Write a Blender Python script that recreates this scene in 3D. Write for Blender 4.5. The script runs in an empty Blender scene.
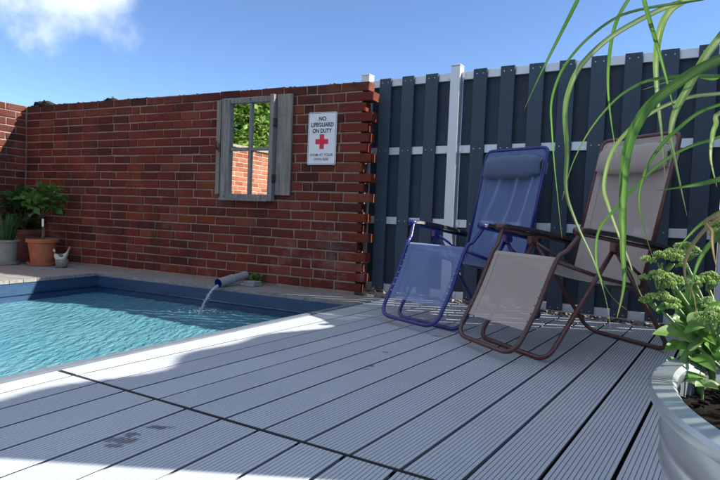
import bpy, bmesh, math, random
from mathutils import Vector, Matrix, noise
R = math.radians
rnd = random.Random(7)
scene = bpy.context.scene
col = scene.collection

# ------------------------------------------------------------------ camera
CAM_H, FPX = 0.645, 560.0
PITCH, ROLL = R(2.6), R(2.3)
_fw = Vector((0, math.cos(PITCH), -math.sin(PITCH)))
_up = Vector((1, 0, 0)).cross(_fw)
_rt = math.cos(ROLL) * Vector((1, 0, 0)) + math.sin(ROLL) * _up
_up = -math.sin(ROLL) * Vector((1, 0, 0)) + math.cos(ROLL) * _up
CAM = Vector((0, 0, CAM_H))
cd = bpy.data.cameras.new('camera')
cam = bpy.data.objects.new('camera', cd)
col.objects.link(cam)
cd.sensor_width = 36
cd.lens = FPX / 720 * 36
cd.clip_start, cd.clip_end = 0.02, 3000
m3 = Matrix((_rt, _up, -_fw)).transposed()
cam.matrix_world = Matrix.Translation(CAM) @ m3.to_4x4()
scene.camera = cam


def at(x, y, depth):
    """world point on the sight line of photo pixel (x, y) at that many metres in front"""
    return CAM + (_fw + _rt * ((x - 360) / FPX) + _up * ((240 - y) / FPX)) * depth


def gnd(x, y, z=0.0):
    d = _fw * FPX + _rt * (x - 360) + _up * (240 - y)
    return CAM + d * ((z - CAM_H) / d.z)


# ------------------------------------------------------------------ light and sky
SUN_EL, SUN_AZ = R(35), R(-3)           # azimuth measured from +x towards +y
SUN = Vector((math.cos(SUN_EL) * math.cos(SUN_AZ), math.cos(SUN_EL) * math.sin(SUN_AZ), math.sin(SUN_EL)))
sl = bpy.data.lights.new('sun', 'SUN')
sl.energy, sl.angle, sl.color = 4.2, R(0.55), (1.0, 0.93, 0.82)
so = bpy.data.objects.new('sun', sl)
col.objects.link(so)
so.rotation_euler = (-SUN).to_track_quat('-Z', 'Y').to_euler()

world = bpy.data.worlds.new('World')
scene.world = world
world.use_nodes = True
wn, wl = world.node_tree.nodes, world.node_tree.links
wn.clear()
w_out = wn.new('ShaderNodeOutputWorld')
w_bg = wn.new('ShaderNodeBackground')
w_bg.inputs[1].default_value = 0.092
sky = wn.new('ShaderNodeTexSky')
sky.sky_type = 'NISHITA'
sky.sun_disc = False
sky.sun_elevation = SUN_EL
sky.sun_rotation = math.pi / 2 - SUN_AZ
sky.altitude = 3500
sky.air_density, sky.dust_density, sky.ozone_density = 1.0, 0.05, 4.2
geo = wn.new('ShaderNodeTexCoord')
nz = wn.new('ShaderNodeTexNoise')
nz.inputs['Scale'].default_value = 8
nz.inputs['Detail'].default_value = 9
nz.inputs['Roughness'].default_value = 0.55
nzm = wn.new('ShaderNodeMapping')
nzm.inputs['Location'].default_value = (3.7, 1.3, .4)
wl.new(geo.outputs['Generated'], nzm.inputs[0])
wl.new(nzm.outputs[0], nz.inputs['Vector'])


def wmath(op, a, b=None, c=None):
    n = wn.new('ShaderNodeMath')
    n.operation = op
    for i, v in enumerate((a, b, c)):
        if v is None:
            continue
        if isinstance(v, (int, float)):
            n.inputs[i].default_value = v
        else:
            wl.new(v, n.inputs[i])
    return n.outputs[0]


# cumulus in view, then unseen ones added as fill light: centre direction (as photo pixel for those in view) and angular radius
clouds = [((at(60, -100, 1) - CAM).normalized(), .21), ((at(2, -70, 1) - CAM).normalized(), .10), ((at(118, -54, 1) - CAM).normalized(), .105), ((at(305, -32, 1) - CAM).normalized(), .062)]
for az, el, rr in ((150, 30, .2), (200, 22, .22), (240, 40, .16), (285, 25, .22), (330, 34, .15), (20, 55, .2), (95, 62, .22), (180, 60, .24), (130, 48, .22), (172, 40, .2), (215, 52, .25), (262, 55, .25), (305, 50, .25), (345, 62, .22), (225, 22, .2), (260, 24, .2), (310, 20, .2), (350, 26, .16), (60, 50, .2), (150, 75, .25), (300, 75, .25)):  # clouds out of view, added to brighten and whiten the fill
    clouds.append((Vector((math.cos(R(az)) * math.cos(R(el)), math.sin(R(az)) * math.cos(R(el)), math.sin(R(el)))), rr))
cmask = None
for d, rr in clouds:
    vm = wn.new('ShaderNodeVectorMath')
    vm.operation = 'DISTANCE'
    wl.new(geo.outputs['Generated'], vm.inputs[0])
    vm.inputs[1].default_value = d
    v = wmath('SUBTRACT', 1.0, wmath('DIVIDE', vm.outputs['Value'], rr))
    v = wmath('MAXIMUM', v, -1.0)
    cmask = v if cmask is None else wmath('MAXIMUM', cmask, v)
cm = wmath('ADD', cmask, wmath('MULTIPLY', wmath('SUBTRACT', nz.outputs['Fac'], 0.5), 1.2))
cr = wn.new('ShaderNodeMapRange')
cr.interpolation_type = 'SMOOTHSTEP'
cr.inputs['From Min'].default_value = 0.08
cr.inputs['From Max'].default_value = 0.70
wl.new(cm, cr.inputs['Value'])
cden = wmath('MULTIPLY', cr.outputs['Result'], 0.92)
mixc = wn.new('ShaderNodeMix')
mixc.data_type = 'RGBA'
wl.new(cden, mixc.inputs['Factor'])
wl.new(sky.outputs[0], mixc.inputs[6])
nz2 = wn.new('ShaderNodeTexNoise')
nz2.inputs['Scale'].default_value = 9
nz2.inputs['Detail'].default_value = 6
wl.new(geo.outputs['Generated'], nz2.inputs['Vector'])
ctone = wn.new('ShaderNodeMix')
ctone.data_type = 'RGBA'
cmr = wn.new('ShaderNodeMapRange')
cmr.inputs['From Min'].default_value, cmr.inputs['From Max'].default_value = .35, .65
wl.new(nz2.outputs['Fac'], cmr.inputs['Value'])
wl.new(cmr.outputs['Result'], ctone.inputs['Factor'])
ctone.inputs[6].default_value = (5.2, 5.6, 6.4, 1)
ctone.inputs[7].default_value = (9.0, 9.2, 9.5, 1)
wl.new(ctone.outputs[2], mixc.inputs[7])
wl.new(mixc.outputs[2], w_bg.inputs[0])
wl.new(w_bg.outputs[0], w_out.inputs[0])

scene.view_settings.view_transform = 'Standard'
scene.view_settings.look = 'None'
scene.view_settings.gamma = 1
scene.view_settings.use_curve_mapping = False
scene.view_settings.exposure = 1.4
scene.render.engine = 'CYCLES'
scene.cycles.use_denoising = True
scene.cycles.max_bounces = 10
scene.cycles.transparent_max_bounces = 24
scene.cycles.transmission_bounces = 8
scene.cycles.sample_clamp_indirect = 6


# ------------------------------------------------------------------ helpers
def tag(o, label=None, cat=None, group=None, kind=None):
    if label: o['label'] = label
    if cat: o['category'] = cat
    if group: o['group'] = group
    if kind: o['kind'] = kind
    return o


def empty(name, loc=(0, 0, 0), rz=0.0, parent=None):
    o = bpy.data.objects.new(name, None)
    o.empty_display_size = 0.1
    col.objects.link(o)
    o.location = loc
    o.rotation_euler = (0, 0, rz)
    o.parent = parent
    return o


def mesh_obj(name, verts, faces, mat, parent=None, smooth=False):
    me = bpy.data.meshes.new(name)
    me.from_pydata([tuple(v) for v in verts], [], faces)
    me.materials.append(mat)
    if smooth:
        me.polygons.foreach_set('use_smooth', [True] * len(me.polygons))
    me.update()
    o = bpy.data.objects.new(name, me)
    col.objects.link(o)
    o.parent = parent
    return o


class MB:
    """collects shapes, then becomes ONE mesh object"""
    def __init__(self):
        self.v, self.f = [], []

    def add(self, vs, fs):
        b = len(self.v)
        self.v += [Vector(v) for v in vs]
        self.f += [tuple(i + b for i in f) for f in fs]
        return self

    def box(self, x0, x1, y0, y1, z0, z1, ch=0.0):
        if ch <= 0:
            vs = [(x, y, z) for z in (z0, z1) for y in (y0, y1) for x in (x0, x1)]
            fs = [(0, 2, 3, 1), (4, 5, 7, 6), (0, 1, 5, 4), (2, 6, 7, 3), (0, 4, 6, 2), (1, 3, 7, 5)]
            return self.add(vs, fs)
        bm = bmesh.new()
        bmesh.ops.create_cube(bm, size=1)
        for v in bm.verts:
            v.co = Vector((x0 + (v.co.x + .5) * (x1 - x0), y0 + (v.co.y + .5) * (y1 - y0), z0 + (v.co.z + .5) * (z1 - z0)))
        bmesh.ops.bevel(bm, geom=bm.edges[:], offset=ch, segments=1, affect='EDGES')
        bm.verts.index_update()
        self.add([v.co for v in bm.verts], [[v.index for v in f.verts] for f in bm.faces])
        bm.free()
        return self

    def tube(self, pts, r, n=8, cap=True, flat=1.0):
        pts = [Vector(p) for p in pts]
        rr = r if isinstance(r, (list, tuple)) else [r] * len(pts)
        t0 = (pts[1] - pts[0]).normalized()
        a = Vector((0, 0, 1)) if abs(t0.z) < .9 else Vector((1, 0, 0))
        u = t0.cross(a).normalized()
        vs, fs = [], []
        for i, p in enumerate(pts):
            t = (pts[min(i + 1, len(pts) - 1)] - pts[max(i - 1, 0)])
            t = t.normalized() if t.length > 1e-9 else t0
            u = (u - t * u.dot(t)).normalized()
            w = t.cross(u)
            for k in range(n):
                an = 2 * math.pi * k / n
                vs.append(p + (u * math.cos(an) + w * math.sin(an) * flat) * rr[i])
        for i in range(len(pts) - 1):
            for k in range(n):
                fs.append((i * n + k, i * n + (k + 1) % n, (i + 1) * n + (k + 1) % n, (i + 1) * n + k))
        if cap:
            fs.append(tuple(reversed(range(n))))
            fs.append(tuple((len(pts) - 1) * n + k for k in range(n)))
        return self.add(vs, fs)

    def lathe(self, prof, n=32, c=(0, 0, 0), wob=0.0, cap=True):
        vs, fs = [], []
        for (r, z) in prof:
            for k in range(n):
                an = 2 * math.pi * k / n
                q = r * (1 + wob * math.sin(3 * an + z * 9))
                vs.append((c[0] + q * math.cos(an), c[1] + q * math.sin(an), c[2] + z))
        for i in range(len(prof) - 1):
            for k in range(n):
                fs.append((i * n + k, i * n + (k + 1) % n, (i + 1) * n + (k + 1) % n, (i + 1) * n + k))
        if cap and prof[0][0] > 0: fs.append(tuple(reversed(range(n))))
        if cap and prof[-1][0] > 0: fs.append(tuple((len(prof) - 1) * n + k for k in range(n)))
        return self.add(vs, fs)

    def build(self, name, mat, parent=None, smooth=False, auto=None):
        o = mesh_obj(name, self.v, self.f, mat, parent, smooth)
        if auto is not None:
            o.data.polygons.foreach_set('use_smooth', [True] * len(o.data.polygons))
            bm = bmesh.new()
            bm.from_mesh(o.data)
            for e in bm.edges:
                if len(e.link_faces) == 2 and e.calc_face_angle(0) > R(auto): e.smooth = False
            bm.to_mesh(o.data)
            bm.free()
        return o


def fillet(pts, r, n=6):
    """round the inner corners of a polyline"""
    pts = [Vector(p) for p in pts]
    out = [pts[0]]
    for i in range(1, len(pts) - 1):
        p = pts[i]
        a, b = pts[i - 1] - p, pts[i + 1] - p
        q = min(r[i] if isinstance(r, (list, tuple)) else r, a.length * .49, b.length * .49)
        pa, pb = p + a.normalized() * q, p + b.normalized() * q
        for k in range(n + 1):
            t = k / n
            out.append(pa * (1 - t) ** 2 + p * 2 * t * (1 - t) + pb * t * t)
    out.append(pts[-1])
    return out


def spline(pts, per=6):
    pts = [Vector(p) for p in pts]
    out = []
    for i in range(len(pts) - 1):
        p0, p1, p2, p3 = pts[max(i - 1, 0)], pts[i], pts[i + 1], pts[min(i + 2, len(pts) - 1)]
        for k in range(per):
            t = k / per
            out.append(.5 * ((2 * p1) + (p2 - p0) * t + (2 * p0 - 5 * p1 + 4 * p2 - p3) * t * t + (3 * p1 - p0 - 3 * p2 + p3) * t ** 3))
    out.append(pts[-1])
    return out


# ------------------------------------------------------------------ materials
def hexl(r, g, b):
    f = lambda c: (c / 255 / 12.92) if c / 255 <= .04045 else ((c / 255 + .055) / 1.055) ** 2.4
    return (f(r), f(g), f(b))


class Mat:
    def __init__(s, name):
        s.m = bpy.data.materials.new(name)
        s.m.use_nodes = True
        s.n, s.l = s.m.node_tree.nodes, s.m.node_tree.links
        s.n.clear()
        s.out = s.n.new('ShaderNodeOutputMaterial')
        s.p = s.n.new('ShaderNodeBsdfPrincipled')
        s.l.new(s.p.outputs[0], s.out.inputs[0])
        s._tc = None

    def tc(s, k='Object'):
        if s._tc is None: s._tc = s.n.new('ShaderNodeTexCoord')
        return s._tc.outputs[k]

    def pos(s):
        return s.n.new('ShaderNodeNewGeometry').outputs['Position']

    def mapv(s, vec, scale=(1, 1, 1), rot=(0, 0, 0), loc=(0, 0, 0)):
        n = s.n.new('ShaderNodeMapping')
        s.l.new(vec, n.inputs[0])
        n.inputs['Scale'].default_value = scale
        n.inputs['Rotation'].default_value = rot
        n.inputs['Location'].default_value = loc
        return n.outputs[0]

    def noise(s, vec, scale, detail=5, rough=.55, dist=0.0):
        n = s.n.new('ShaderNodeTexNoise')
        s.l.new(vec, n.inputs['Vector'])
        n.inputs['Scale'].default_value = scale
        n.inputs['Detail'].default_value = detail
        n.inputs['Roughness'].default_value = rough
        n.inputs['Distortion'].default_value = dist
        return n.outputs['Fac']

    def math(s, op, a, b=None, c=None):
        n = s.n.new('ShaderNodeMath')
        n.operation = op
        for i, v in enumerate((a, b, c)):
            if v is None: continue
            if isinstance(v, (int, float)): n.inputs[i].default_value = v
            else: s.l.new(v, n.inputs[i])
        return n.outputs[0]

    def ramp(s, fac, stops):
        n = s.n.new('ShaderNodeValToRGB')
        s.l.new(fac, n.inputs[0])
        e = n.color_ramp.elements
        while len(e) < len(stops): e.new(.5)
        for i, (p, c) in enumerate(stops):
            e[i].position = p
            e[i].color = (c, c, c, 1) if isinstance(c, (int, float)) else (*c, 1)
        return n.outputs[0]

    def mix(s, fac, a, b, mode='MIX'):
        n = s.n.new('ShaderNodeMix')
        n.data_type = 'RGBA'
        n.blend_type = mode
        for i, v in ((0, fac), (6, a), (7, b)):
            if isinstance(v, (int, float)): n.inputs[i].default_value = v if i == 0 else (v, v, v, 1)
            elif isinstance(v, tuple): n.inputs[i].default_value = (*v, 1)
            else: s.l.new(v, n.inputs[i])
        return n.outputs[2]

    def col(s, c):
        if isinstance(c, tuple): s.p.inputs['Base Color'].default_value = (*c, 1)
        else: s.l.new(c, s.p.inputs['Base Color'])
        return s

    def set(s, **k):
        for a, v in k.items():
            i = s.p.inputs[a.replace('_', ' ')]
            if isinstance(v, (int, float)): i.default_value = v
            elif isinstance(v, tuple): i.default_value = v
            else: s.l.new(v, i)
        return s

    def bump(s, h, strength=.3, dist=.01):
        n = s.n.new('ShaderNodeBump')
        n.inputs['Strength'].default_value = strength
        n.inputs['Distance'].default_value = dist
        s.l.new(h, n.inputs['Height'])
        s.l.new(n.outputs[0], s.p.inputs['Normal'])
        return s


def simple(name, c, rough=.5, var=.15, scale=20, metal=0.0, bump=0.0, spec=.5):
    m = Mat(name)
    f = m.noise(m.pos(), scale, 6, .6)
    lo = tuple(x * (1 - var) for x in c)
    hi = tuple(min(1, x * (1 + var)) for x in c)
    m.col(m.ramp(f, [(.3, lo), (.7, hi)])).set(Roughness=rough, Metallic=metal)
    m.p.inputs['Specular IOR Level'].default_value = spec
    if bump: m.bump(f, bump, .004)
    return m.m


def brick_mat(name, joined, pale=False):
    m = Mat(name)
    P = m.pos()
    if joined:
        a = m.n.new('ShaderNodeAttribute')
        a.attribute_name = 'tone'
        rv = a.outputs['Fac']
    else:
        rv = m.n.new('ShaderNodeObjectInfo').outputs['Random']
    base = m.ramp(rv, [(0, (.048, .011, .009)), (.18, (.100, .018, .010)), (.55, (.140, .024, .012)), (.8, (.17, .032, .015)), (.93, (.19, .050, .026)), (1, (.08, .017, .012))])
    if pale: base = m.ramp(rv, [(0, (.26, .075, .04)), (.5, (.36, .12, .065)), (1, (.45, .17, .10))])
    f1 = m.noise(P, 9, 5, .65)
    c = m.mix(m.ramp(f1, [(.42, 0.0), (.68, .2 if pale else .55)]), base, (.10, .022, .015))
    f2 = m.noise(m.mapv(P, (60, 60, 160)), 1.0, 4, .7)
    c = m.mix(m.ramp(f2, [(.5, 0.0), (.85, .35)]), c, (.24, .075, .045))
    f3 = m.noise(P, 55, 3, .6)
    c = m.mix(m.ramp(f3, [(.70, 0.0), (.76, .7)]), c, (.45, .36, .32))      # mortar and lime specks
    f4 = m.noise(m.mapv(P, (3.2, 3.2, .55)), 1.0, 4, .6)
    c = m.mix(m.ramp(f4, [(.49, 0.0), (.70, .1 if pale else .75)]), c, (.035, .016, .015))     # sooty runs
    # the weathered top courses
    z = m.n.new('ShaderNodeSeparateXYZ')
    m.l.new(P, z.inputs[0])
    zt = m.math('ADD', z.outputs[2], m.math('MULTIPLY', m.math('SUBTRACT', f1, .5), .35))
    mr = m.n.new('ShaderNodeMapRange')
    m.l.new(zt, mr.inputs[0])
    mr.inputs[1].default_value, mr.inputs[2].default_value = 1.60, 1.80
    c = m.mix(m.math('MULTIPLY', mr.outputs[0], .7), c, (.03, .017, .015))
    f5 = m.noise(P, 2.6, 6, .7)
    lo = m.n.new('ShaderNodeMapRange')
    m.l.new(z.outputs[2], lo.inputs[0])
    lo.inputs[1].default_value, lo.inputs[2].default_value, lo.inputs[3].default_value, lo.inputs[4].default_value = .05, .9, 1.0, .25
    c = m.mix(m.math('MULTIPLY', m.ramp(f5, [(.56, 0.0), (.72, .4)]), lo.outputs[0]), c, (.30, .24, .21))
    m.col(c).set(Roughness=.86)
    m.p.inputs['Specular IOR Level'].default_value = .25
    h = m.math('ADD', m.math('MULTIPLY', f2, .6), m.math('MULTIPLY', m.noise(P, 120, 4, .6), .6))
    m.bump(h, .55, .004)
    return m.m


M = {}
M['brick'] = brick_mat('brick', False)
M['brick_far'] = brick_mat('brick_joined', True)
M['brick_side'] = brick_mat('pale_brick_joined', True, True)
m = Mat('mortar')
f = m.noise(m.pos(), 40, 6, .7)
m.col(m.ramp(f, [(.25, (.19, .135, .10)), (.75, (.385, .285, .22))])).set(Roughness=.95).bump(f, .8, .01)
M['mortar'] = m.m
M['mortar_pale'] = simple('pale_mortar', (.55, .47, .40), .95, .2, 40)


def deck_mat():
    m = Mat('composite_deck')
    P = m.pos()
    rv = m.n.new('ShaderNodeObjectInfo').outputs['Random']
    st = m.noise(m.mapv(P, (1, 9, 1), (0, 0, R(-57))), 6, 6, .65)
    big = m.noise(P, 1.7, 5, .6)
    c = m.mix(st, (.375, .415, .455), (.475, .51, .54))
    c = m.mix(m.ramp(big, [(.35, .28), (.7, 0.0)]), c, (.285, .315, .345))
    c = m.mix(m.math('MULTIPLY', rv, .4), c, (.30, .335, .37))
    sp = m.noise(P, 23, 4, .7)
    c = m.mix(m.ramp(sp, [(.68, 0.0), (.78, .4)]), c, (.22, .23, .24))
    # two wet foot prints and other small water marks
    wob = m.noise(P, 38, 4, .7)
    wet = None
    for (px, py, ra, rb, an) in ((123, 440, .055, .021, 40), (131, 435, .024, .018, 40), (113, 446, .03, .012, 40), (160, 427, .042, .016, 50), (371, 366, .02, .012, 60), (366, 369, .018, .008, 60), (437, 336, .03, .014, 50), (385, 352, .02, .008, 40)):
        g = gnd(px, py)
        vec = m.mapv(P, (1, 1, 1), (0, 0, 0), (-g.x, -g.y, 0))
        vec = m.mapv(vec, (1 / ra, 1 / rb, 0), (0, 0, R(-an)))
        n = m.n.new('ShaderNodeVectorMath')
        n.operation = 'LENGTH'
        m.l.new(vec, n.inputs[0])
        d = m.math('ADD', n.outputs['Value'], m.math('MULTIPLY', m.math('SUBTRACT', wob, .5), 2.6))
        v = m.ramp(d, [(.75, 1.0), (1.0, 0.0)])
        wet = v if wet is None else m.math('MAXIMUM', wet, v)
    c = m.mix(m.math('MULTIPLY', wet, .9), c, (.085, .095, .115))
    m.col(c).set(Roughness=m.math('SUBTRACT', .62, m.math('MULTIPLY', wet, .3)))
    m.p.inputs['Specular IOR Level'].default_value = .35
    m.bump(m.noise(m.mapv(P, (4, 60, 4), (0, 0, R(-57))), 6, 4, .6), .12, .002)
    return m.m


M['deck'] = deck_mat()
M['sub'] = simple('deck_substructure', (.004, .004, .005), .9)  # near-black: shade of the seam and board gaps put into colour
m = Mat('weathered_plank')
P = m.pos()
st = m.noise(m.mapv(P, (2.2, 40, 40), (0, 0, R(25.6))), 1.0, 7, .65)
bg = m.noise(P, 3, 4, .6)
c = m.mix(m.ramp(st, [(.3, 0.0), (.7, 1.0)]), (.10, .098, .098), (.33, .325, .32))
m.col(m.mix(m.ramp(bg, [(.4, .45), (.7, 0.0)]), c, (.20, .18, .165))).set(Roughness=.8).bump(st, .5, .004)
M['plank'] = m.m
m = Mat('old_painted_timber')
P = m.pos()
st = m.noise(m.mapv(P, (45, 45, 3)), 1.0, 7, .7)
fl = m.noise(P, 26, 6, .7)
c = m.mix(m.ramp(st, [(.3, 0.0), (.7, 1.0)]), (.080, .076, .070), (.275, .262, .245))
m.col(m.mix(m.ramp(fl, [(.55, 0.0), (.66, .55)]), c, (.15, .10, .07))).set(Roughness=.8).bump(st, .6, .004)
M['frame'] = m.m
m = Mat('grey_shutter_board')
P = m.pos()
st = m.noise(m.mapv(P, (60, 60, 2.5)), 1.0, 7, .7)
kn = m.noise(P, 9, 5, .6)
c = m.mix(m.ramp(st, [(.3, 0.0), (.72, 1.0)]), (.11, .098, .085), (.335, .30, .262))
m.col(m.mix(m.ramp(kn, [(.55, 0.0), (.75, .6)]), c, (.16, .12, .085))).set(Roughness=.88).bump(st, .7, .004)
M['shutter'] = m.m
m = Mat('mirror_glass')
m.col((.86, .9, .88)).set(Metallic=1.0, Roughness=.012)
M['mirror'] = m.m
M['rust'] = simple('rusty_iron', (.075, .035, .022), .8, .4, 60, .3, .5)
M['iron'] = simple('black_iron', (.02, .02, .022), .55, .3, 60)


def fence_mat(name, a, b):
    m = Mat(name)
    P = m.pos()
    rv = m.n.new('ShaderNodeObjectInfo').outputs['Random']
    st = m.noise(m.mapv(P, (90, 90, 1.6)), 1.0, 6, .7)
    c = m.mix(st, a, b)
    c = m.mix(m.math('MULTIPLY', rv, .3), c, tuple(x * .62 for x in a))
    bl = m.noise(P, 5, 5, .65)
    c = m.mix(m.ramp(bl, [(.55, 0.0), (.8, .25)]), c, (.10, .105, .11))
    m.col(c).set(Roughness=.66).bump(st, .35, .003)
    m.p.inputs['Specular IOR Level'].default_value = .4
    return m.m


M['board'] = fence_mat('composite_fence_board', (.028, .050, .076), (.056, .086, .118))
M['board_back'] = fence_mat('composite_fence_board_shaded', (.016, .030, .048), (.036, .056, .080))  # darker copy of the front boards, recess shade put into the colour
m = Mat('anodised_aluminium')
P = m.pos()
f = m.noise(m.mapv(P, (8, 8, 2)), 3, 5, .6)
m.col(m.mix(f, (.50, .52, .53), (.68, .69, .69))).set(Metallic=.55, Roughness=m.math('ADD', .34, m.math('MULTIPLY', f, .2)))
M['alu'] = m.m
M['screw'] = simple('steel_screw', (.55, .55, .55), .35, .1, 30, .8)

m = Mat('pool_liner')
P = m.pos()
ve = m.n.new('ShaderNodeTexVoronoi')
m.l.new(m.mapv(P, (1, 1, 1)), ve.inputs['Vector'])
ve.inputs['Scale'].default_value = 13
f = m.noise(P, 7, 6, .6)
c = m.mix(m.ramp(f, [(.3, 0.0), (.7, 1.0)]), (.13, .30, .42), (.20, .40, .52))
c = m.mix(m.ramp(ve.outputs['Distance'], [(.25, .28), (.7, 0.0)]), c, (.34, .55, .64))  # pale cells stand in for caustic light on the pool floor
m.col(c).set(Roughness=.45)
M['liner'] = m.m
m = Mat('pool_wall_liner')
P = m.pos()
f = m.noise(P, 30, 6, .65)
g = m.noise(m.mapv(P, (1, 1, 6)), 3, 5, .6)
c = m.mix(f, (.012, .040, .095), (.026, .068, .14))
m.col(m.mix(m.ramp(g, [(.5, 0.0), (.8, .3)]), c, (.075, .14, .22))).set(Roughness=.42)
M['liner_wall'] = m.m
M['rim'] = simple('grey_pool_rim', (.13, .155, .19), .45, .12, 20)

m = Mat('pool_water')
P = m.pos()
rip = m.noise(m.mapv(P, (1, .42, .2)), 34, 3, .6, .6)
rip2 = m.noise(m.mapv(P, (1, 1, .2)), 60, 3, .6, .4)
ve = m.n.new('ShaderNodeTexVoronoi')
ve.feature = 'SMOOTH_F1'
m.l.new(m.mapv(P, (1, .28, .2)), ve.inputs['Vector'])
ve.inputs['Scale'].default_value = 30
big = m.noise(P, 2.4, 4, .6)
m.col(m.mix(big, (.060, .25, .36), (.18, .43, .47))).set(Roughness=.08, IOR=1.33)
m.bump(m.math('ADD', m.math('MULTIPLY', rip, 1.0), m.math('MULTIPLY', ve.outputs['Distance'], .7)), .9, .026)
gl = m.n.new('ShaderNodeBsdfGlass')
gl.inputs['Color'].default_value = (.45, .80, 1.0, 1)
gl.inputs['Roughness'].default_value = 0.0
gl.inputs['IOR'].default_value = 1.33
mx = m.n.new('ShaderNodeMixShader')
mx.inputs[0].default_value = .30
m.l.new(m.p.outputs[0], mx.inputs[1])
m.l.new(gl.outputs[0], mx.inputs[2])
m.l.new(mx.outputs[0], m.out.inputs[0])
M['water'] = m.m
m = Mat('falling_water')
m.col((.9, .95, 1.0)).set(Roughness=.08, IOR=1.33)
m.p.inputs['Transmission Weight'].default_value = .75
M['stream'] = m.m
m = Mat('water_foam')
m.col((.85, .9, .93)).set(Roughness=.3)
M['foam'] = m.m
M['pvc'] = simple('grey_pvc', (.30, .31, .32), .4, .1, 30)
M['pvc_in'] = simple('blue_pipe_lining', (.02, .06, .32), .4, .1, 30)
M['slab'] = simple('grey_slab', (.23, .24, .245), .8, .25, 40, 0, .4)

M['terracotta'] = simple('terracotta', (.36, .115, .05), .82, .22, 14, 0, .3)
M['terracotta_old'] = simple('old_terracotta', (.19, .07, .04), .85, .35, 12, 0, .4)
m = Mat('glazed_grey_pot')
f = m.noise(m.pos(), 22, 6, .7)
m.col(m.ramp(f, [(.35, (.16, .17, .15)), (.55, (.28, .27, .23)), (.7, (.30, .19, .12))])).set(Roughness=.6).bump(f, .3, .004)
M['greypot'] = m.m
m = Mat('cream_stoneware')
f = m.noise(m.pos(), 24, 5, .65)
m.col(m.ramp(f, [(.3, (.30, .26, .22)), (.5, (.48, .43, .35)), (.72, (.55, .52, .45))])).set(Roughness=.45)
M['stoneware'] = m.m
m = Mat('speckled_stoneware')
f = m.noise(m.pos(), 60, 5, .7)
m.col(m.ramp(f, [(.35, (.10, .105, .09)), (.6, (.26, .25, .22))])).set(Roughness=.6)
M['stoneware_dark'] = m.m
M['blue_glaze'] = simple('blue_glaze', (.05, .09, .18), .35)
M['soil'] = simple('dark_soil', (.009, .0075, .006), .98, .6, 90, 0, .9, .08)
M['bark'] = simple('brown_bark', (.11, .08, .055), .9, .35, 50, 0, .7)


def leaf_mat(name, dark, light, trans=.35, rough=.45, scale=14):
    m = Mat(name)
    P = m.pos()
    f = m.noise(P, scale, 4, .6)
    g = m.noise(P, scale * 5, 3, .6)
    c = m.mix(m.ramp(f, [(.3, 0.0), (.7, 1.0)]), dark, light)
    c = m.mix(m.math('MULTIPLY', g, .25), c, tuple(x * .6 for x in dark))
    m.col(c).set(Roughness=rough)
    t = m.n.new('ShaderNodeBsdfTranslucent')
    m.l.new(c, t.inputs[0])
    mx = m.n.new('ShaderNodeMixShader')
    mx.inputs[0].default_value = trans
    m.l.new(m.p.outputs[0], mx.inputs[1])
    m.l.new(t.outputs[0], mx.inputs[2])
    m.l.new(mx.outputs[0], m.out.inputs[0])
    return m.m


def blade_mat(name, edge, mid, tip):
    """striped grass blade: u runs across the blade, v from base to tip"""
    m = Mat(name)
    uv = m.n.new('ShaderNodeUVMap').outputs[0]
    s = m.n.new('ShaderNodeSeparateXYZ')
    m.l.new(uv, s.inputs[0])
    P = m.pos()
    ln = m.noise(m.mapv(uv, (22, .7, 1)), 1.0, 3, .6)
    pale = m.math('MULTIPLY', m.ramp(m.noise(m.mapv(uv, (.8, 3.5, 1)), 1.0, 3, .5), [(.42, 0.0), (.6, 1.0)]), m.ramp(s.outputs[0], [(.12, 0.0), (.3, 1.0), (.62, 1.0), (.8, 0.0)]))
    c = m.mix(ln, tuple(x * .7 for x in edge), tuple(x * 1.25 for x in edge))
    c = m.mix(m.math('MULTIPLY', pale, .85), c, mid)
    rib = m.ramp(s.outputs[0], [(.46, 0.0), (.5, 1.0), (.54, 0.0)])
    c = m.mix(m.math('MULTIPLY', rib, .5), c, tuple(min(1, x * 1.6) for x in mid))
    c = m.mix(m.ramp(s.outputs[1], [(.93, 0.0), (1.0, .9)]), c, tip)
    m.col(c).set(Roughness=.4)
    t = m.n.new('ShaderNodeBsdfTranslucent')
    m.l.new(c, t.inputs[0])
    mx = m.n.new('ShaderNodeMixShader')
    mx.inputs[0].default_value = .5
    m.l.new(m.p.outputs[0], mx.inputs[1])
    m.l.new(t.outputs[0], mx.inputs[2])
    m.l.new(mx.outputs[0], m.out.inputs[0])
    return m.m


M['blade'] = blade_mat('grass_blade', (.055, .155, .024), (.19, .32, .075), (.30, .20, .08))
M['blade_pale'] = blade_mat('pale_grass_blade', (.17, .30, .07), (.72, .74, .44), (.34, .22, .09))
M['blade_dry'] = blade_mat('dry_grass_blade', (.27, .20, .09), (.40, .33, .18), (.28, .15, .06))
M['sedum_leaf'] = leaf_mat('sedum_leaf', (.075, .20, .03), (.19, .36, .075), .35, .42)
M['sedum_head'] = leaf_mat('sedum_bud', (.15, .29, .045), (.46, .60, .19), .25, .6, 55)
M['sedum_stem'] = leaf_mat('sedum_stem', (.085, .17, .04), (.17, .28, .08), .15, .5)
M['pale_sheath'] = leaf_mat('pale_sheath', (.42, .46, .24), (.60, .62, .40), .3, .5)
M['pot_leaf'] = leaf_mat('pot_leaf', (.035, .12, .018), (.10, .26, .04), .35, .45)
M['dark_leaf'] = leaf_mat('dark_leaf', (.018, .06, .015), (.05, .13, .03), .3, .5)
M['rush_leaf'] = leaf_mat('rush_leaf', (.02, .075, .018), (.06, .16, .035), .3, .5)
M['tree_leaf'] = leaf_mat('tree_leaf', (.11, .23, .04), (.32, .46, .10), .4, .5, 2.5)
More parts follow.
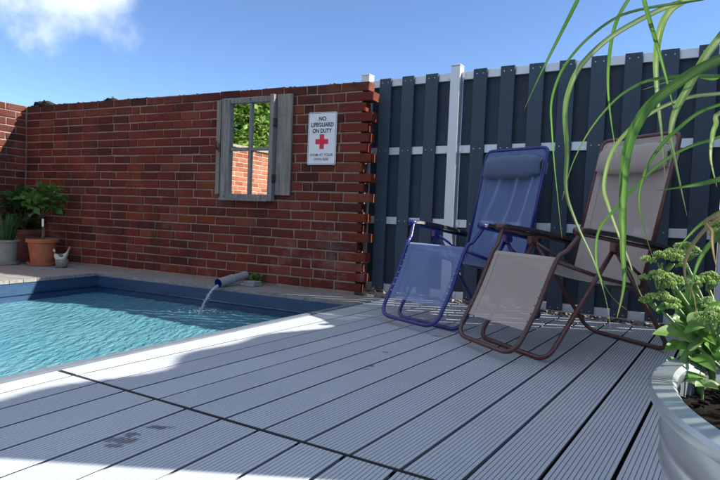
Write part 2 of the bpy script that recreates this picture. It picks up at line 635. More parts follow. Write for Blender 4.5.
M['hedge_leaf'] = leaf_mat('hedge_leaf', (.03, .09, .02), (.07, .16, .03), .35, .5, 4)
M['moss'] = simple('dark_moss', (.015, .014, .009), .95, .5, 60, 0, .8)
M['tagwhite'] = simple('white_tag', (.75, .75, .73), .5, .05)

m = Mat('galvanised_steel')
P = m.pos()
ve = m.n.new('ShaderNodeTexVoronoi')
m.l.new(P, ve.inputs['Vector'])
ve.inputs['Scale'].default_value = 46
f = m.noise(P, 9, 6, .65)
sp = m.n.new('ShaderNodeSeparateXYZ')
m.l.new(ve.outputs['Color'], sp.inputs[0])
c = m.mix(m.math('MULTIPLY', sp.outputs[0], .14), (.40, .45, .465), (.54, .59, .60))
c = m.mix(m.ramp(f, [(.45, 0.0), (.75, .45)]), c, (.58, .63, .63))
m.col(c).set(Metallic=.75, Roughness=m.math('ADD', .24, m.math('MULTIPLY', f, .25)))
m.bump(f, .1, .004)
M['galv'] = m.m
M['screen_timber'] = simple('pale_bounce_timber', (.50, .47, .42), .8, .15, 12)  # pale tone chosen to bounce light onto the shaded deck


def chair_mats(key, tube, fab, pad, alpha):
    m = Mat(key + '_lacquered_tube')
    m.col(tube).set(Roughness=.32)
    m.p.inputs['Coat Weight'].default_value = .3
    M[key + 'tube'] = m.m
    for k, c, al in (('fabric', fab, alpha), ('pad', pad, 1.0)):
        m = Mat(key + '_' + k)
        P = m.pos()
        w1 = m.noise(P, 260, 2, .6)
        w2 = m.noise(P, 5, 4, .6)
        cc = m.mix(w1, tuple(x * .8 for x in c), tuple(min(1, x * 1.2) for x in c))
        cc = m.mix(m.math('MULTIPLY', w2, .25), cc, tuple(x * .7 for x in c))
        m.col(cc).set(Roughness=.62)
        m.p.inputs['Sheen Weight'].default_value = .25
        m.bump(w1, .25, .001)
        if al < 1:
            tr = m.n.new('ShaderNodeBsdfTransparent')
            tl = m.n.new('ShaderNodeBsdfTranslucent')
            m.l.new(cc, tl.inputs[0])
            mt = m.n.new('ShaderNodeMixShader')
            mt.inputs[0].default_value = .18
            m.l.new(m.p.outputs[0], mt.inputs[1])
            m.l.new(tl.outputs[0], mt.inputs[2])
            mx = m.n.new('ShaderNodeMixShader')
            mx.inputs[0].default_value = al
            m.l.new(tr.outputs[0], mx.inputs[1])
            m.l.new(mt.outputs[0], mx.inputs[2])
            m.l.new(mx.outputs[0], m.out.inputs[0])
        M[key + k] = m.m


chair_mats('blue', (.010, .014, .15), (.145, .22, .43), (.05, .088, .17), .72)
chair_mats('brown', (.075, .026, .020), (.50, .42, .37), (.34, .285, .245), .80)
M['armpad'] = simple('black_arm_plastic', (.012, .012, .013), .45, .2, 60)
M['cord'] = simple('white_elastic_cord', (.55, .57, .62), .6)
m = Mat('white_sign_enamel')
f = m.noise(m.pos(), 18, 6, .7)
m.col(m.ramp(f, [(.3, (.66, .66, .67)), (.7, (.76, .76, .76))])).set(Roughness=.35)
M['signwhite'] = m.m
M['signblack'] = simple('sign_black_print', (.02, .02, .025), .4)
M['signred'] = simple('sign_red_print', (.62, .015, .04), .4, .06)
M['ground'] = simple('bare_earth', (.11, .095, .075), .95, .3, 6, 0, .6)
m = Mat('garden_pebble')
P = m.pos()
f = m.noise(P, 14, 3, .5)
g = m.noise(P, 90, 4, .7)
c = m.ramp(f, [(.3, (.09, .085, .08)), (.42, (.24, .215, .185)), (.52, (.13, .12, .11)), (.62, (.40, .37, .33)), (.75, (.18, .155, .13))])
m.col(m.mix(m.math('MULTIPLY', g, .4), c, (.08, .075, .07))).set(Roughness=.85).bump(g, .4, .003)
M['pebble'] = m.m
M['rock'] = simple('brown_rock', (.17, .145, .12), .9, .45, 16, 0, .8)
M['capstone'] = simple('weathered_capstone', (.30, .26, .20), .9, .3, 8, 0, .5)

# ------------------------------------------------------------------ setting out (metres, deck top = 0)
WD, FD = R(-25.6), R(-31.2)                       # directions of brick wall and fence
wd, wnrm = Vector((math.cos(WD), math.sin(WD), 0)), Vector((-math.sin(WD), math.cos(WD), 0))
fd, fnrm = Vector((math.cos(FD), math.sin(FD), 0)), Vector((-math.sin(FD), math.cos(FD), 0))
P0 = Vector((.034, 4.593, 0))                     # right end of the wall's front face
Q0 = Vector((.696, 4.494, 0))                     # fence datum
COP = -.02                                        # level of the planks behind the pool
WATER = -.21
S_END = -4.33                                     # where the return wall starts
P1 = P0 + wd * S_END
A = Vector((-2.543, 5.421, 0))
Cc = Vector((-1.145, 2.132, 0))
ed = Vector((math.cos(R(58.1)), math.sin(R(58.1)), 0))


def isect(p, d, q, e):
    k = d.x * e.y - d.y * e.x
    t = ((q.x - p.x) * e.y - (q.y - p.y) * e.x) / k
    return p + d * t


B = isect(A, wd, Cc, ed)
le = Vector((math.cos(R(64)), math.sin(R(64)), 0))
ld = Vector((math.cos(R(60.8)), math.sin(R(60.8)), 0))
D = Cc - ld * 5.2
Ee = A - le * 7.6
POOL = [A, B, Cc, D, Ee]

# ground with the pool cut out
bm = bmesh.new()
outer = [bm.verts.new((x, y, -.16)) for x, y in ((-900, -900), (900, -900), (900, 900), (-900, 900))]
cen = sum(POOL, Vector()) / 5
inner = [bm.verts.new((p.x + (p - cen).normalized().x * .04, p.y + (p - cen).normalized().y * .04, -.16)) for p in POOL]
for ring in (outer, inner):
    for i in range(len(ring)): bm.edges.new((ring[i], ring[(i + 1) % len(ring)]))
bmesh.ops.triangle_fill(bm, use_beauty=True, edges=bm.edges[:], normal=(0, 0, 1))
me = bpy.data.meshes.new('ground')
bm.to_mesh(me)
bm.free()
me.materials.append(M['ground'])
g = bpy.data.objects.new('ground', me)
col.objects.link(g)
tag(g, kind='structure')

# ------------------------------------------------------------------ pool
pool = empty('swimming_pool', (A.x, A.y, 0))
tag(pool, 'blue lined swimming pool sunk between the grey deck and the brick wall', 'pool')
DEPTH = -1.25
off = Vector((A.x, A.y, 0))
for i in range(5):
    p, q = POOL[i] - off, POOL[(i + 1) % 5] - off
    mesh_obj('pool_wall', [(p.x, p.y, -.012 if i != 0 and i != 4 else COP - .004), (q.x, q.y, -.012 if i != 0 and i != 4 else COP - .004), (q.x, q.y, DEPTH), (p.x, p.y, DEPTH)], [(0, 1, 2, 3)], M['liner_wall'], pool)
    d = (q - p).normalized()
    nn = Vector((d.y, -d.x, 0))
    if nn.dot(cen - off - p) < 0: nn = -nn
    b = MB()
    b.tube([p + nn * .004 + Vector((0, 0, -.15)), q + nn * .004 + Vector((0, 0, -.15))], .009, 6)
    b.build('liner_bead', M['liner_wall'], pool, True)
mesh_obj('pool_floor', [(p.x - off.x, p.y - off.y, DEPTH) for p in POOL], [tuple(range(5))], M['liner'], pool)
# grey rim along the deck side
b = MB()
en = Vector((-ed.y, ed.x, 0))
for (p, q, t) in ((B, Cc, ed), (Cc, D, ld)):
    en = Vector((-t.y, t.x, 0))
    vs = []
    for z in (-.03, .006):
        vs += [(v.x - off.x, v.y - off.y, z) for v in (p, q, q + en * .045, p + en * .045)]
    b.add(vs, [(0, 1, 2, 3), (7, 6, 5, 4), (0, 4, 5, 1), (2, 6, 7, 3), (1, 5, 6, 2), (3, 7, 4, 0)])
b.build('pool_rim', M['rim'], pool)


def inside(p, poly, grow=0.0):
    res = False
    j = len(poly) - 1
    for i in range(len(poly)):
        a, c = poly[i], poly[j]
        if (a.y > p.y) != (c.y > p.y) and p.x < (c.x - a.x) * (p.y - a.y) / (c.y - a.y) + a.x: res = not res
        j = i
    return res


LAND = Vector((-1.30, 4.62, WATER))
step = .026
gx0, gy0, nx, ny = -4.0, 1.0, 170, 178
grow = [p + (p - cen).normalized() * .05 for p in POOL]
idx, vs, fs = {}, [], []
wr = random.Random(3)
waves = [(wr.uniform(0, 2 * math.pi), wr.uniform(9, 30), wr.uniform(0, 6.28)) for _ in range(16)]
for j in range(ny + 1):
    for i in range(nx + 1):
        x, y = gx0 + i * step, gy0 + j * step
        if not inside(Vector((x, y, 0)), grow): continue
        n1 = noise.noise(Vector((x * 7.5, y * 4, 0))) + .55 * noise.noise(Vector((x * 15, y * 7, 5))) + .25 * noise.noise(Vector((x * 2.2, y * 2.2, 3)))
        d = (Vector((x, y, WATER)) - LAND).length
        h = .0026 * n1 + .006 * math.exp(-d * 1.7) * math.cos(d * 42) + .004 * math.exp(-d * .9) * noise.noise(Vector((x * 24, y * 24, 9)))
        idx[(i, j)] = len(vs)
        vs.append((x - off.x, y - off.y, WATER + h))
for (i, j) in list(idx):
    q = [(i, j), (i + 1, j), (i + 1, j + 1), (i, j + 1)]
    if all(k in idx for k in q): fs.append(tuple(idx[k] for k in q))
wat = mesh_obj('water', [(v[0] + off.x, v[1] + off.y, v[2]) for v in vs], fs, M['water'], None, True)
tag(wat, kind='structure')
# ------------------------------------------------------------------ deck of grooved boards
deck = empty('pool_deck', (0, 0, 0))
tag(deck, kind='structure')
PITCHB, GAPB, TH = .1504, .0115, .024


def deck_board(n0, n1, ang, tfun):
    """grooved board between lateral positions n0..n1, tfun(n) -> (t0, t1)"""
    u = Vector((math.cos(R(ang)), math.sin(R(ang)), 0))
    v = Vector((math.sin(R(ang)), -math.cos(R(ang)), 0))
    prof = [(n0 + .009, -TH), (n0 + .009, -.0035), (n0, -.0018), (n0 + .001, 0)]
    k = max(1, int(round((n1 - n0 - .012) / .0122)))
    w = (n1 - n0 - .012) / k
    for i in range(k):
        a = n0 + .006 + w * (i + .5)
        prof += [(a - .0014, 0), (a - .0012, -.0045), (a + .0012, -.0045), (a + .0014, 0)]
    prof += [(n1 - .001, 0), (n1, -.0018), (n1 - .009, -.0035), (n1 - .009, -TH)]
    vs = []
    for (nn, z) in prof:
        t0, t1 = tfun(nn)
        for t in (t0, t1):
            p = u * t + v * nn
            vs.append((p.x, p.y, z))
    fs = [(2 * i, 2 * i + 2, 2 * i + 3, 2 * i + 1) for i in range(len(prof) - 1)]
    fs.append(tuple(2 * i for i in reversed(range(len(prof)))))
    fs.append(tuple(2 * i + 1 for i in range(len(prof))))
    dz = rnd.uniform(-.0007, .0007)
    o = mesh_obj('deck_board', vs, fs, M['deck'], deck)
    o.location.z = dz
    return o


def tcut(ang, nn, p, d):
    """t where the line of constant n meets the line p + d"""
    u = Vector((math.cos(R(ang)), math.sin(R(ang)), 0))
    v = Vector((math.sin(R(ang)), -math.cos(R(ang)), 0))
    return isect(v * nn, u, p, d).dot(u)


SEAM_P = Vector((-1.145, 2.132, 0))
seam_d = (Vector((.113, 1.402, 0)) - SEAM_P).normalized()
seam_n = Vector((-seam_d.y, seam_d.x, 0))
BACK = fnrm * 4.02
for k in range(-2, 26):
    n0, n1 = -1.881 + PITCHB * k, -1.881 + PITCHB * (k + 1)
    if k == -2:
        n0 = -2.300
    def tf(nn, n0=n0):
        t0 = tcut(56, nn, SEAM_P + seam_n * .009, seam_d)
        if nn < -2.10: t0 = max(t0, tcut(56, nn, Cc + ed * .0 + Vector((.004, 0, 0)), ed))
        return t0, max(t0 + .002, tcut(56, nn, BACK, fd))
    deck_board(n0 + GAPB / 2, n1 - GAPB / 2, 56, tf)
for k in range(-1, 21):
    n0, n1 = -1.784 + PITCHB * (k - 1), -1.784 + PITCHB * k
    if k == -1: n0 = -2.038
    if n1 - n0 < .02: continue
    deck_board(n0 + GAPB / 2, n1 - GAPB / 2, 60.8, lambda nn: (-3.0, tcut(60.8, nn, SEAM_P - seam_n * .009, seam_d)))
b = MB()
e0, e1 = SEAM_P + seam_d * .01, SEAM_P + seam_d * 6.5
q = seam_n * .0085
b.add([Vector((p.x, p.y, z)) for z in (-.03, -.002) for p in (e0 - q, e1 - q, e1 + q, e0 + q)], [(3, 2, 1, 0), (4, 5, 6, 7), (0, 1, 5, 4), (2, 3, 7, 6), (1, 2, 6, 5), (3, 0, 4, 7)])
b.build('seam_dark_strip', M['sub'], deck)  # black strip added to fill the seam, stands for the gap's shade
b = MB()
pts = [Cc + Vector((.02, 0, 0)), isect(BACK, fd, Cc, ed) + Vector((.02, 0, 0)), BACK + fd * 4.5, Vector((5, -3.5, 0)), D + Vector((.03, 0, 0))]
b.add([(p.x, p.y, -.045) for p in pts], [tuple(range(len(pts)))])
b.build('substructure', M['sub'], deck)  # dark sheet below the boards, makes the gaps read as shade

# ------------------------------------------------------------------ weathered planks behind and beside the pool
cop = empty('plank_walkway', (P0.x, P0.y, 0), WD)
tag(cop, kind='structure')
toL = Matrix.Rotation(-WD, 3, 'Z')
lA, lE, lB = toL @ (A - P0), toL @ (Ee - P0), toL @ (B - P0)
lC = toL @ (Cc - P0)
yedge = lA.y
wk = .122
row = 0
y1 = -.006
while y1 > -3.2:
    y0 = y1 - wk + .005
    last = y0 < yedge < y1
    segs = []
    if y1 > yedge + .01:
        ye = max(y0, yedge - .009)
        xr = lambda y: lB.x + (y - lB.y) * (lC.x - lB.x) / (lC.y - lB.y) - .02
        cuts = [S_END + .004] + [S_END + .9 + (row % 2) * .7 + i * 1.55 for i in range(2)]
        for i, c0 in enumerate(cuts):
            c1 = cuts[i + 1] - .004 if i + 1 < len(cuts) else None
            segs.append((c0, c0, c1 if c1 else xr(ye), c1 if c1 else xr(y1), ye, y1))
    if y0 < yedge - .01:
        yt = min(y1, yedge - .013 if last else y1)
        xl = lambda y: lA.x + (y - lA.y) * (lE.x - lA.x) / (lE.y - lA.y)
        segs.append((S_END + .004, S_END + .004, xl(y0) + .009, xl(yt) + .009, y0, yt))
    for (a0, a1, c0, c1, ya, yb) in segs:
        dz = rnd.uniform(-.003, .0)
        vs = [(a0, ya, COP - .03), (c0, ya, COP - .03), (c1, yb, COP - .03), (a1, yb, COP - .03)]
        vs += [(a0, ya, COP + dz), (c0, ya, COP + dz), (c1, yb, COP + dz), (a1, yb, COP + dz)]
        mesh_obj('plank', vs, [(3, 2, 1, 0), (4, 5, 6, 7), (0, 1, 5, 4), (2, 3, 7, 6), (1, 2, 6, 5), (3, 0, 4, 7)], M['plank'], cop)
    y1 -= wk
    row += 1

# ------------------------------------------------------------------ brick walls
CO = .0826
ROWS = 21


def brick_mesh(name, L, H=.0705, Dp=.105, seed=0):
    """chamfered, slightly uneven brick; front face towards -y, origin at front left bottom"""
    r2 = random.Random(seed)
    j = lambda a: r2.uniform(-a, a)
    c = r2.uniform(.005, .009)
    vs = []
    for (y, ins) in ((0, c), (c * .8, 0), (Dp, 0)):
        for (x, z) in ((0, 0), (1, 0), (1, 1), (0, 1)):
            X = ins if x == 0 else L - ins
            Z = ins if z == 0 else H - ins
            vs.append((X + j(.0036), y + j(.0018), Z + j(.0028)))
    fs = [(0, 1, 2, 3)]
    for a in (0, 4):
        for k in range(4):
            fs.append((a + k, a + 4 + k, a + 4 + (k + 1) % 4, a + (k + 1) % 4))
    fs.append((11, 10, 9, 8))
    me = bpy.data.meshes.new(name)
    me.from_pydata(vs, [], fs)
    me.materials.append(M['brick'])
    me.update()
    return me


VAR = {k: [brick_mesh('brick', L, seed=i * 31 + int(L * 1000)) for i in range(9)] for k, L in (('s', .222), ('h', .108), ('e', .252))}


def row_bricks(k, s_from, s_to, seed, toothed=True):
    """list of (x0, x1) for course k counted from the top, laid from the right end"""
    r2 = random.Random(seed + k * 13)
    out = []
    if toothed:
        if k % 2 == 1:
            x = .030 + r2.uniform(-.022, .018) + (.03 if k < 4 else 0)
            seq = [.262, .118, .118]
        else:
            x = -.034 + r2.uniform(-.03, .03)
            seq = [.262, .232]
            if k == 0: x = -.006
    else:
        x = s_to
        seq = [.118] if k % 2 else []
    i = 0
    while x > s_from + .03:
        if i < len(seq): L = seq[i]
        elif toothed and k % 2 == 1 and -2.62 < x < -2.40: L = .112; 
        else: L = .233 + r2.uniform(-.006, .006)
        if toothed and k % 2 == 0 and i == 2: L = .1
        x0 = max(s_from, x - L)
        if x0 - s_from < .05: x0 = s_from
        out.append((x0 + .006, x - .006))
        x = x0
        i += 1
    return out


def joined_bricks(name, items, parent, mat='brick_far'):
    v, f, tones = [], [], []
    r2 = random.Random(5)
    for (x0, x1, y, z, H) in items:
        c = .006
        bb = len(v)
        for (yy, ins) in ((0, c), (.005, 0), (.10, 0)):
            for (x, zz) in ((0, 0), (1, 0), (1, 1), (0, 1)):
                v.append((x0 + ins if x == 0 else x1 - ins, y + yy + r2.uniform(-.001, .001), z + (ins if zz == 0 else H - ins) + r2.uniform(-.0015, .0015)))
        nf = [(0, 1, 2, 3)]
        for a in (0, 4):
            for k in range(4): nf.append((a + k, a + 4 + k, a + 4 + (k + 1) % 4, a + (k + 1) % 4))
        f += [tuple(q + bb for q in t) for t in nf]
        tones += [r2.random()] * len(nf)
    o = mesh_obj(name, v, f, M[mat], parent)
    at_ = o.data.attributes.new('tone', 'FLOAT', 'FACE')
    at_.data.foreach_set('value', tones)
    return tag(o, kind='stuff')


wall = empty('brick_wall', (P0.x, P0.y, 0), WD)
tag(wall, 'long red brick wall behind the pool with toothed broken end at the fence', 'wall')
MB().box(S_END, -.075, .009, .20, -.14, ROWS * CO - .006).build('mortar', M['mortar'], wall)
far = []
count = 0
for k in range(ROWS):
    z = (ROWS - 1 - k) * CO + .004
    for (x0, x1) in row_bricks(k, S_END, 0, 100):
        L = x1 - x0
        y = rnd.uniform(-.003, .0025)
        hid = (x0 > -1.40 and x1 < -.92 and .80 < z < 1.53)
        if (x1 > -3.10 and not hid and count < 298):
            kind = 'h' if L < .16 else ('s' if L < .24 else 'e')
            base = {'h': .108, 's': .222, 'e': .252}[kind]
            o = bpy.data.objects.new('brick', rnd.choice(VAR[kind]))
            col.objects.link(o)
            o.parent = wall
            o.location = (x0, y, z + (rnd.uniform(-.0015, .0015) if k else rnd.uniform(-.004, .006)))
            o.scale = (L / base, 1, 1)
            o.rotation_euler = (0, rnd.uniform(-.004, .004), rnd.uniform(-.006, .006))
            count += 1
        else:
            far.append((x0, x1, y, z, .0705))
joined_bricks('far_bricks', far, wall)

# the return wall at the left, its face turned to the sun
ret = empty('brick_wall', (P1.x, P1.y, 0), WD + math.pi / 2)
# local x runs away from the camera (+normal), local y = -wd, so the face (-y) looks along +wd
tag(ret, 'red brick side wall with capstones meeting the long wall left of the pots', 'wall')
RL = 7.5
MB().box(-1.1, .22, .009, .20, -.14, ROWS * CO - .006).build('mortar', M['mortar'], ret)
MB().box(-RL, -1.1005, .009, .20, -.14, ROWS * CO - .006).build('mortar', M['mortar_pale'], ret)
far = []
for k in range(ROWS):
    z = (ROWS - 1 - k) * CO + .004
    for (x0, x1) in row_bricks(k, -RL, -.002, 300, False):
        y = rnd.uniform(-.003, .0025)
        L = x1 - x0
        if x0 > -1.05:
            kind = 'h' if L < .16 else 's'
            o = bpy.data.objects.new('brick', rnd.choice(VAR[kind]))
            col.objects.link(o)
            o.parent = ret
            o.location = (x0, y, z)
            o.scale = (L / {'h': .108, 's': .222}[kind], 1, 1)
        else:
            far.append((x0, x1, y, z, .0705))
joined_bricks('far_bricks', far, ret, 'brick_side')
x = -1.9
while x > -RL + .1:
    MB().box(x - .49, x, -.03, .23, ROWS * CO - .002, ROWS * CO + .05 + rnd.uniform(-.004, .004), .008).build('capstone', M['capstone'], ret)
    x -= .5

# loose mortar and moss along the wall top
def blob(n, size, seed, squash=.6):
    bm = bmesh.new()
    bmesh.ops.create_icosphere(bm, subdivisions=n, radius=1)
    for v in bm.verts:
        q = 1 + .45 * noise.noise(v.co * 1.6 + Vector((seed, 0, 0))) + .2 * noise.noise(v.co * 4 + Vector((seed, 3, 0)))
        v.co = Vector((v.co.x * size[0], v.co.y * size[1], v.co.z * size[2])) * q
    bm.verts.index_update()
    r_ = ([v.co.copy() for v in bm.verts], [tuple(v.index for v in f.verts) for f in bm.faces])
    bm.free()
    return r_


for i, (s, sx, sz, lab) in enumerate(((-4.12, .10, .045, 'large dark moss cushion on the wall top by the corner'), (-3.02, .05, .028, 'small dark moss tuft on the wall top above the bird pot'))):
    o = empty('moss_cushion', P0 + wd * s + Vector((0, 0, ROWS * CO - .015)), WD)
    tag(o, lab, 'moss')
    b = MB()
    for q in range(7):
        v, f = blob(2, (sx * rnd.uniform(.35, .6), .05, sz * rnd.uniform(.7, 1.1)), q + i * 9)
        dx = rnd.uniform(-1, 1) * sx
        b.add([p + Vector((dx, .06 + rnd.uniform(-.03, .03), sz * .5)) for p in v], f)
    b.build('cushion', M['moss'], o, True)
    b = MB()
    for q in range(14):
        p = Vector((rnd.uniform(-1, 1) * sx * 1.3, .05 + rnd.uniform(-.03, .03), sz * .7))
        b.tube([p, p + Vector((rnd.uniform(-.015, .015), 0, rnd.uniform(.015, .05)))], [.004, .001], 4)
    tag(b.build('sprig', M['moss'], o), kind='stuff')

b = MB()
cr_ = random.Random(15)
for i in range(150):
    s_ = S_END + .05 + (cr_.random() ** 1.5) * 4.2
    k_ = cr_.uniform(.004, .014)
    v, f = blob(1, (1.6, 1, .6), i * .7)
    b.add([p * k_ + Vector((s_, cr_.uniform(.0, .09), ROWS * CO - .004)) for p in v], f)
tag(b.build('moss_crumbs', M['moss'], wall, True), kind='stuff')

# ------------------------------------------------------------------ old window used as a mirror
win = empty('window_mirror', P0 + wd * -1.17 + Vector((0, 0, .72)), WD)
tag(win, 'old grey timber window with mirror panes hung on the brick wall', 'mirror')
S0 = -1.17
def bx(b, s0, s1, y0, y1, z0, z1, ch=.003): return b.box(s0 - S0, s1 - S0, y0, y1, z0 - .72, z1 - .72, ch)
X0, X1, Z0, Z1 = -1.460, -.884, .738, 1.650
b = MB(); bx(b, X0, X0 + .095, -.065, -.018, Z0, Z1); b.build('stile', M['frame'], win)
b = MB(); bx(b, X1 - .045, X1, -.072, -.018, Z0 - .008, Z1 + .012); b.build('stile', M['frame'], win)
b = MB(); bx(b, X0 + .095, X1 - .045, -.062, -.02, Z1 - .047, Z1); b.build('top_rail', M['frame'], win)
b = MB(); bx(b, X0 + .095, X1 - .045, -.064, -.02, Z0, Z0 + .05); bx(b, X0 - .01, X1 - .046, -.075, -.066, Z0 - .012, Z0 + .012); b.build('bottom_rail', M['frame'], win)
GX0, GX1, GZ0, GZ1 = X0 + .095, X1 - .045, Z0 + .05, Z1 - .047
mx_ = -1.144
mz_ = 1.192
b = MB(); bx(b, mx_ - .014, mx_ + .014, -.055, -.024, GZ0, GZ1, .004); b.build('muntin', M['frame'], win)
b = MB(); bx(b, GX0, mx_ - .0145, -.053, -.024, mz_ - .014, mz_ + .014, .004); bx(b, mx_ + .0145, GX1, -.053, -.024, mz_ - .014, mz_ + .014, .004); b.build('muntin', M['frame'], win)
for (a, c) in ((GX0, mx_ - .014), (mx_ + .014, GX1)):
    for (e, f) in ((GZ0, mz_ - .014), (mz_ + .014, GZ1)):
        b = MB(); bx(b, a, c, -.0345, -.031, e, f, 0); b.build('pane', M['mirror'], win)
b = MB(); bx(b, GX0 - .02, GX1 + .02, -.028, -.012, GZ0 - .02, GZ1 + .02, 0); b.build('backing', M['frame'], win)
o = MB(); bx(o, -1.546, -1.499, -.03, -.006, .782, 1.648); shl = o.build('shutter_board', M['shutter'], win)
o = MB(); bx(o, -.878, -.724, -.03, -.006, .786, 1.665); shr = o.build('shutter_board', M['shutter'], win)
o = MB(); bx(o, -1.498, -1.463, -.024, -.006, .74, 1.64); o.build('casing', M['rust'], win)
for z in (.93, 1.42):
    o = MB(); bx(o, -.884, -.868, -.078, -.03, z - .035, z + .035); o.build('hinge', M['rust'], win)
o = MB(); bx(o, -1.50, -1.475, -.05, -.024, 1.17, 1.25); bx(o, -1.535, -1.5005, -.045, -.031, 1.19, 1.215)
o.tube([Vector((-1.53 - S0, -.05, 1.20 - .72)), Vector((-1.53 - S0, -.05, 1.27 - .72))], .008, 6); o.build('latch', M['rust'], win)
for (s, z) in ((X0 + .05, Z1 - .02), (X1 - .02, Z1 - .02), (X0 + .05, Z0 + .025), (mx_, Z1 - .02)):
    o = MB(); o.tube([Vector((s - S0, -.068, z - .72)), Vector((s - S0, -.061, z - .72))], .006, 8); o.build('nail', M['iron'], win)

# ------------------------------------------------------------------ enamel sign
sg = empty('warning_sign', P0 + wd * -.425 + wnrm * -.012 + Vector((0, 0, 1.052)), WD)
tag(sg, 'white lifeguard sign with red cross on the brick wall', 'sign')
W2, HH = .137, .443


def rrect(w, h0, h1, r, y, n=5):
    out = []
    for (cx, cz, a0) in ((w - r, h0 + r, -90), (w - r, h1 - r, 0), (-w + r, h1 - r, 90), (-w + r, h0 + r, 180)):
        for k in range(n + 1):
            a = R(a0 + 90 * k / n)
            out.append(Vector((cx + r * math.cos(a), y, cz + r * math.sin(a))))
    return out


fr, bk = rrect(W2, 0, HH, .014, -.003), rrect(W2, 0, HH, .014, .002)
n = len(fr)
mesh_obj('plate', fr + bk, [tuple(range(n)), tuple(reversed(range(n, 2 * n)))] + [(i, n + i, n + (i + 1) % n, (i + 1) % n) for i in range(n)], M['signwhite'], sg)
o1, o2 = rrect(W2 - .006, .006, HH - .006, .010, -.0036), rrect(W2 - .0095, .0095, HH - .0095, .008, -.0036)
mesh_obj('border_line', o1 + o2, [(i, (i + 1) % n, n + (i + 1) % n, n + i) for i in range(n)], M['signblack'], sg)
b = MB()
cz, ca, cb = .195, .062, .0215
b.add([(x, -.0038, z) for x, z in ((-ca, cz - cb), (ca, cz - cb), (ca, cz + cb), (-ca, cz + cb))], [(0, 1, 2, 3)])
b.add([(x, -.0041, z) for x, z in ((-cb, cz - ca), (cb, cz - ca), (cb, cz + ca), (-cb, cz + ca))], [(0, 1, 2, 3)])
b.build('red_cross', M['signred'], sg)


def lettering(txt, width, h, z, bold=.0):
    cu = bpy.data.curves.new('lettering', 'FONT')
    cu.body = txt
    cu.align_x = 'CENTER'
    cu.size = 1.0
    cu.resolution_u = 3
    cu.offset = bold
    ob = bpy.data.objects.new('lettering_tmp', cu)
    col.objects.link(ob)
    dg = bpy.context.evaluated_depsgraph_get()
    me = bpy.data.meshes.new_from_object(ob.evaluated_get(dg))
    bpy.data.objects.remove(ob)
    xs = [v.co.x for v in me.vertices]
    ys = [v.co.y for v in me.vertices]
    w, hh = max(xs) - min(xs), max(ys) - min(ys)
    cx, y0 = (max(xs) + min(xs)) / 2, min(ys)
    for v in me.vertices:
        v.co = Vector(((v.co.x - cx) * width / w, -.0039, z + (v.co.y - y0) * h / hh))
    me.materials.clear()
    me.materials.append(M['signblack'])
    o = bpy.data.objects.new('lettering', me)
    col.objects.link(o)
    o.parent = sg
    return o


lettering('NO', .072, .037, .370, .034)
lettering('LIFEGUARD', .218, .037, .319, .034)
lettering('ON DUTY', .186, .037, .268, .034)
lettering('SWIM AT YOUR', .222, .023, .072, .012)
lettering('OWN RISK', .146, .023, .036, .012)

# ------------------------------------------------------------------ fence
def build_fence(origin, rz, posts, panels, label, seed, with_screws=True):
    f = empty('board_fence', origin, rz)
    tag(f, label, 'fence')
    r2 = random.Random(seed)
    for s in posts:
        p = MB().box(s, s + .08, -.045, .04, -.14, 1.838, .003).build('post', M['alu'], f)
        MB().box(s - .002, s + .082, -.047, .042, 1.838, 1.852, .004).build('post_cap', M['alu'], p)
    for (a, e) in panels:
        for z in (.0, .574, 1.16, 1.735):
            p = MB().box(a, e, -.006, .022, z, z + .062, .002).build('rail', M['alu'], f)
            for q in (a + .016, e - .016):
                MB().box(q - .014, q + .014, -.012, -.0065, z + .012, z + .05, .001).build('bracket', M['screw'], p)
        x = a + .100 if a > -.5 else a + .092
        pitch, wd_ = .2135, .108
        back = [a + .002]
        while x < e - .05:
            w = min(wd_, e - .004 - x)
            bd = MB().box(x, x + w, -.026, -.0065, .012, 1.803 + r2.uniform(-.004, .003), .002).build('front_board', M['board'], f)
            if with_screws:
                b = MB()
                for z in (.031, .605, 1.191, 1.766):
                    for q in (.028, w - .028):
                        b.tube([Vector((x + q, -.0275, z)), Vector((x + q, -.025, z))], .0042, 6)
                tag(b.build('screws', M['screw'], bd), kind='stuff')
            back.append(x + w - .026)
            x += pitch
        for i, q in enumerate(back):
            w = .157 if i else .116
            w = min(w, e - .002 - q)
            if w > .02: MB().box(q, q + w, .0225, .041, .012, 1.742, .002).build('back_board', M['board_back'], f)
    return f


build_fence((Q0.x, Q0.y, 0), FD, (-.838, -.016, 1.835, 2.33), ((-.756, -.018), (.067, 1.833), (1.917, 2.328)),
            'dark vertical board fence with silver posts behind the loungers', 3)
# unseen screen right of the terrace, placed and shaped to cast the deck shade
SP = Vector((1.50, 1.30, 0))
sc_dir = R(58)
SLEN = 2.30
scr = empty('shade_screen', SP, sc_dir)
tag(scr, 'unseen tall pale timber screen right of the loungers, wavy top shaped to shade the deck', 'screen')
for x in (0, SLEN / 2, SLEN):
    MB().box(x - .04, x + .04, -.04, .04, -.14, 1.90, .003).build('post', M['alu'], scr)
x, i = -.04, 0
while x < SLEN - .05:
    top = 1.93 + .045 * math.sin(x * 5.2 + .6) + .03 * math.sin(x * 11 + 2)  # wavy height shapes the edge of the deck shadow
    MB().box(x, min(x + .0445, SLEN - .041), .045, .066, .0, top, .002).build('board', M['screen_timber'], scr)
    x += .045
for z in (.2, 1.0, 1.8):
    MB().box(.041, SLEN - .041, .012, .0445, z, z + .06, .002).build('rail', M['alu'], scr)


